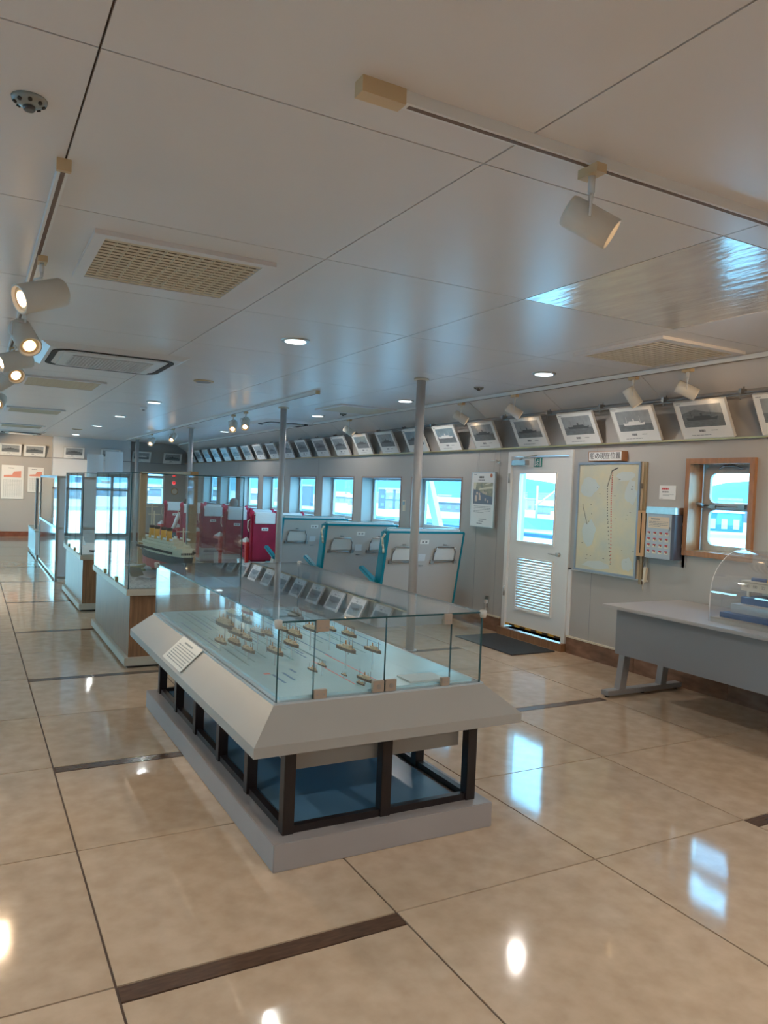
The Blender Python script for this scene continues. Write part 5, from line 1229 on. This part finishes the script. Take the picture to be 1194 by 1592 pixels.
# ================================================================ OUTSIDE
M_SEA = mat('sea', (.30, .50, .52), .25, bump=.4, bscale=.6, spec=.5)
bm = NB(); box(bm, -1500, 4000, -2500, 4500, -5.3, -5.0); tag(obj('sea', bm, M_SEA), 'calm pale harbour water outside the windows', 'sea', kind='structure')
def hills():
    bm = NB(); r = random.Random(21); n = 60; rows = []
    for k in range(n + 1):
        a = math.radians(-25 + 120 * k / n)   # azimuth from +y towards +x
        hgt = 26 + 22*math.sin(k*.33) + 14*math.sin(k*.81 + 1) + 5*math.sin(k*2.1) + 40*math.exp(-((a - .55)/.25)**2)
        rows.append([bm.verts.new((d*math.sin(a), d*math.cos(a), z)) for d, z in ((700, -5.2), (1150, hgt*.25 + r.uniform(-2, 2)), (1500, hgt*.7 + r.uniform(-3, 3)), (1900, hgt + 2), (2600, -5.2))])
    for a, b in zip(rows, rows[1:]):
        for i in range(4): bm.faces.new([a[i], b[i], b[i+1], a[i+1]])
    tag(obj('hills', bm, mat('hill_green', (.022, .10, .105), .9, noise=.3, nscale=.02)), 'low hazy blue green hills across the harbour', 'hills', kind='structure')
hills()
bm = NB(); n = 40; pts = []
for k in range(n + 1): a = math.radians(-20 + 112 * k / n); pts.append((a, 172 + 10*math.sin(k*.7)))
for (a, d), (b, e) in zip(pts, pts[1:]):
    q = [(d*math.sin(a), d*math.cos(a)), (e*math.sin(b), e*math.cos(b)), (760*math.sin(b), 760*math.cos(b)), (760*math.sin(a), 760*math.cos(a))]
    hexa(bm, [(x, y, -5.1) for x, y in q], [(x, y, -4.3) for x, y in q])
tag(obj('harbour_quay', bm, mat('quay_concrete', (.26, .26, .24), .8)), 'pale concrete quay under the harbour town', 'quay', kind='structure')
def town():
    r = random.Random(9); cols = [(.20, .20, .18), (.16, .17, .18), (.20, .16, .13), (.11, .13, .14), (.06, .09, .12)]
    ms = [mat('house_%d' % i, c, .7) for i, c in enumerate(cols)]; mr = mat('far_roof', (.25, .33, .40), .7); mw = mat('far_window', (.10, .16, .20), .3)
    protos = []
    for i in range(5):
        sx, sy, sz = ((6, 5, 2.8), (10, 6, 2.6), (6, 5, 4.8), (17, 7, 3.0), (4.5, 4.5, 6.4))[i]
        t = thing('harbour_building', ('small white house with a grey roof in the far town', 'long low grey shed on the far shore', 'mid-height beige block in the far town', 'wide blue grey warehouse on the far shore', 'slim dark blue tower block in the far town')[i], 'building', (0, 0, -4.3), group='pale harbour town buildings')
        bm = NB(); box(bm, -sx/2, sx/2, -sy/2, sy/2, 0, sz); obj('wall', bm, ms[i % 5], t)
        bm = NB()
        if i in (0, 1, 3): hexa(bm, [(-sx/2 - .4, -sy/2 - .4, sz), (sx/2 + .4, -sy/2 - .4, sz), (sx/2 + .4, sy/2 + .4, sz), (-sx/2 - .4, sy/2 + .4, sz)], [(-sx/2 - .4, -.3, sz + 1.3), (sx/2 + .4, -.3, sz + 1.3), (sx/2 + .4, .3, sz + 1.3), (-sx/2 - .4, .3, sz + 1.3)])
        else: box(bm, -sx/2 - .2, sx/2 + .2, -sy/2 - .2, sy/2 + .2, sz, sz + .5)
        obj('roof', bm, mr, t)
        bm = NB(); fl = max(1, int(sz / 3)); nw = int(sx / 3)
        for f in range(fl):
            for k in range(nw): x = -sx/2 + .8 + k*2.7; box(bm, x, x + 1.1, -sy/2 - .1, -sy/2, f*2.6 + .9, f*2.6 + 1.9)
        obj('window_row', bm, mw, t); protos.append(t)
    k = 0; placed = []
    for i in range(150):
        a = math.radians(-14 + 100 * (i + r.random()*.6) / 150); dd = r.uniform(225, 520); loc = (dd*math.sin(a), dd*math.cos(a), -4.3); rot = (0, 0, -a + r.uniform(-.3, .3))
        if k >= 5 and any(math.hypot(loc[0] - q[0], loc[1] - q[1]) < 13 for q in placed): continue
        placed.append(loc); p = protos[r.randrange(5)]
        if k < 5: p = protos[k]; p.location = loc; p.rotation_euler = rot; k += 1
        else: dup(p, loc, rot)
town()
t = thing('blue_warehouse', 'bright blue building on the quay seen in the wood framed window', 'building', (0, 0, -4.3)); a = math.radians(52.7); t.location = (188*math.sin(a), 188*math.cos(a), -4.3); t.rotation_euler = (0, 0, -a)
mb = mat('warehouse_blue', (.01, .10, .35), .6)
bm = NB(); box(bm, -5, 5, -3, 3, 0, 4.2); obj('wall', bm, mb, t)
bm = NB(); box(bm, -5.2, 5.2, -3.2, 3.2, 4.2, 4.5); obj('roof', bm, M_WHITE, t)
bm = NB()
for x in (-3.6, -1.2, 1.2, 3.6): box(bm, x - .6, x + .6, -3.1, -3, .6, 2.8)
obj('window_row', bm, mat('warehouse_window', (.25, .4, .6), .3), t)
t = thing('moored_ship', 'white moored ship with cranes seen through the door window', 'ship', (0, 0, -5)); a = math.radians(44.5); t.location = (160*math.sin(a), 160*math.cos(a), -5); t.rotation_euler = (0, 0, -a)
bm = hull_mesh(30, 6, 2.0, .2); obj('hull', bm, mat('ship_blue', (.10, .20, .33), .5), t)
bm = NB(); box(bm, -9, 1, -2, 2, 1.9, 3.8); box(bm, -6, -2, -1.8, 1.8, 3.8, 5.4); obj('superstructure', bm, M_WHITE, t)
bm = NB()
for x in (4, 9, -12): tube(bm, (x, 0, 2), (x, 0, 9), .22); tube(bm, (x, 0, 5), (x + 3.5, 0, 8), .16)
obj('crane', bm, mat('crane_grey', (.35, .42, .45), .5), t)
for k, (az, L, lb) in enumerate(((31, 40, 'low dark ferry moored beside the town, in the window right of the column'), (17, 26, 'small bluish boat moored by the town, in a middle window'))):
    t = thing('moored_boat', lb, 'boat', (0, 0, -5)); a = math.radians(az); t.location = (155*math.sin(a), 155*math.cos(a), -5); t.rotation_euler = (0, 0, -a)
    L *= .6; bm = hull_mesh(L, 4, 1.4, .2); obj('hull', bm, mat('ship_blue', (.1, .2, .33)), t)
    bm = NB(); box(bm, -L*.3, L*.2, -1.4, 1.4, 1.3, 2.8); obj('superstructure', bm, M_WHITE, t)
# outer side deck with railing
bm = NB(); box(bm, XR + .24, 7.3, -20, 32, -.35, -.05); tag(obj('side_deck', bm, mat('deck_paint', (.50, .66, .70), .6)), 'painted outer side deck of the ship', 'deck', kind='structure')
bm = NB(); box(bm, XL - 2.2, XL - .24, -20, 32, -.35, -.05); tag(obj('side_deck', bm, MATS['deck_paint']), 'painted outer side deck on the other side of the ship', 'deck', kind='structure')  # unseen deck added to bounce sunlight in, pale paint chosen for it
t = thing('deck_railing', 'blue grey ship railing outside the windows', 'railing', (7.0, 0, -.05)); mr = mat('rail_blue', (.12, .22, .34), .5)
bm = NB(); tube(bm, (7.0, -18, 1.085), (7.0, 31, 1.05), .035, seg=10); obj('top_rail', bm, mr, t, world=True)
for zz in (.75, .42):
    bm = NB(); tube(bm, (7.0, -18, zz), (7.0, 31, zz), .015, seg=8); obj('lower_rail', bm, mr, t, world=True)
f = None
for k in range(26):
    if f is None: bm = NB(); tube(bm, (7.0, -18, -.05), (7.0, -18, 1.08), .022, seg=8); f = obj('stanchion', bm, mr, t, world=True)
    else: part_copy(f, t, (0, k * 1.9 + .0, 0))
t = thing('slanting_strut', 'white slanting strut outside the first harbour window', 'strut', (6.3, 9.6, -.05))
bm = NB(); hexa(bm, [(6.25, 9.05, -.05), (6.33, 9.05, -.05), (6.33, 9.25, -.05), (6.25, 9.25, -.05)], [(6.25, 10.3, 2.5), (6.33, 10.3, 2.5), (6.33, 10.45, 2.5), (6.25, 10.45, 2.5)]); obj('plate', bm, M_WHITE, t, world=True)
bm = NB(); box(bm, 6.22, 6.36, 8.95, 9.35, -.05, 0); obj('foot_plate', bm, M_WHITE, t, world=True)
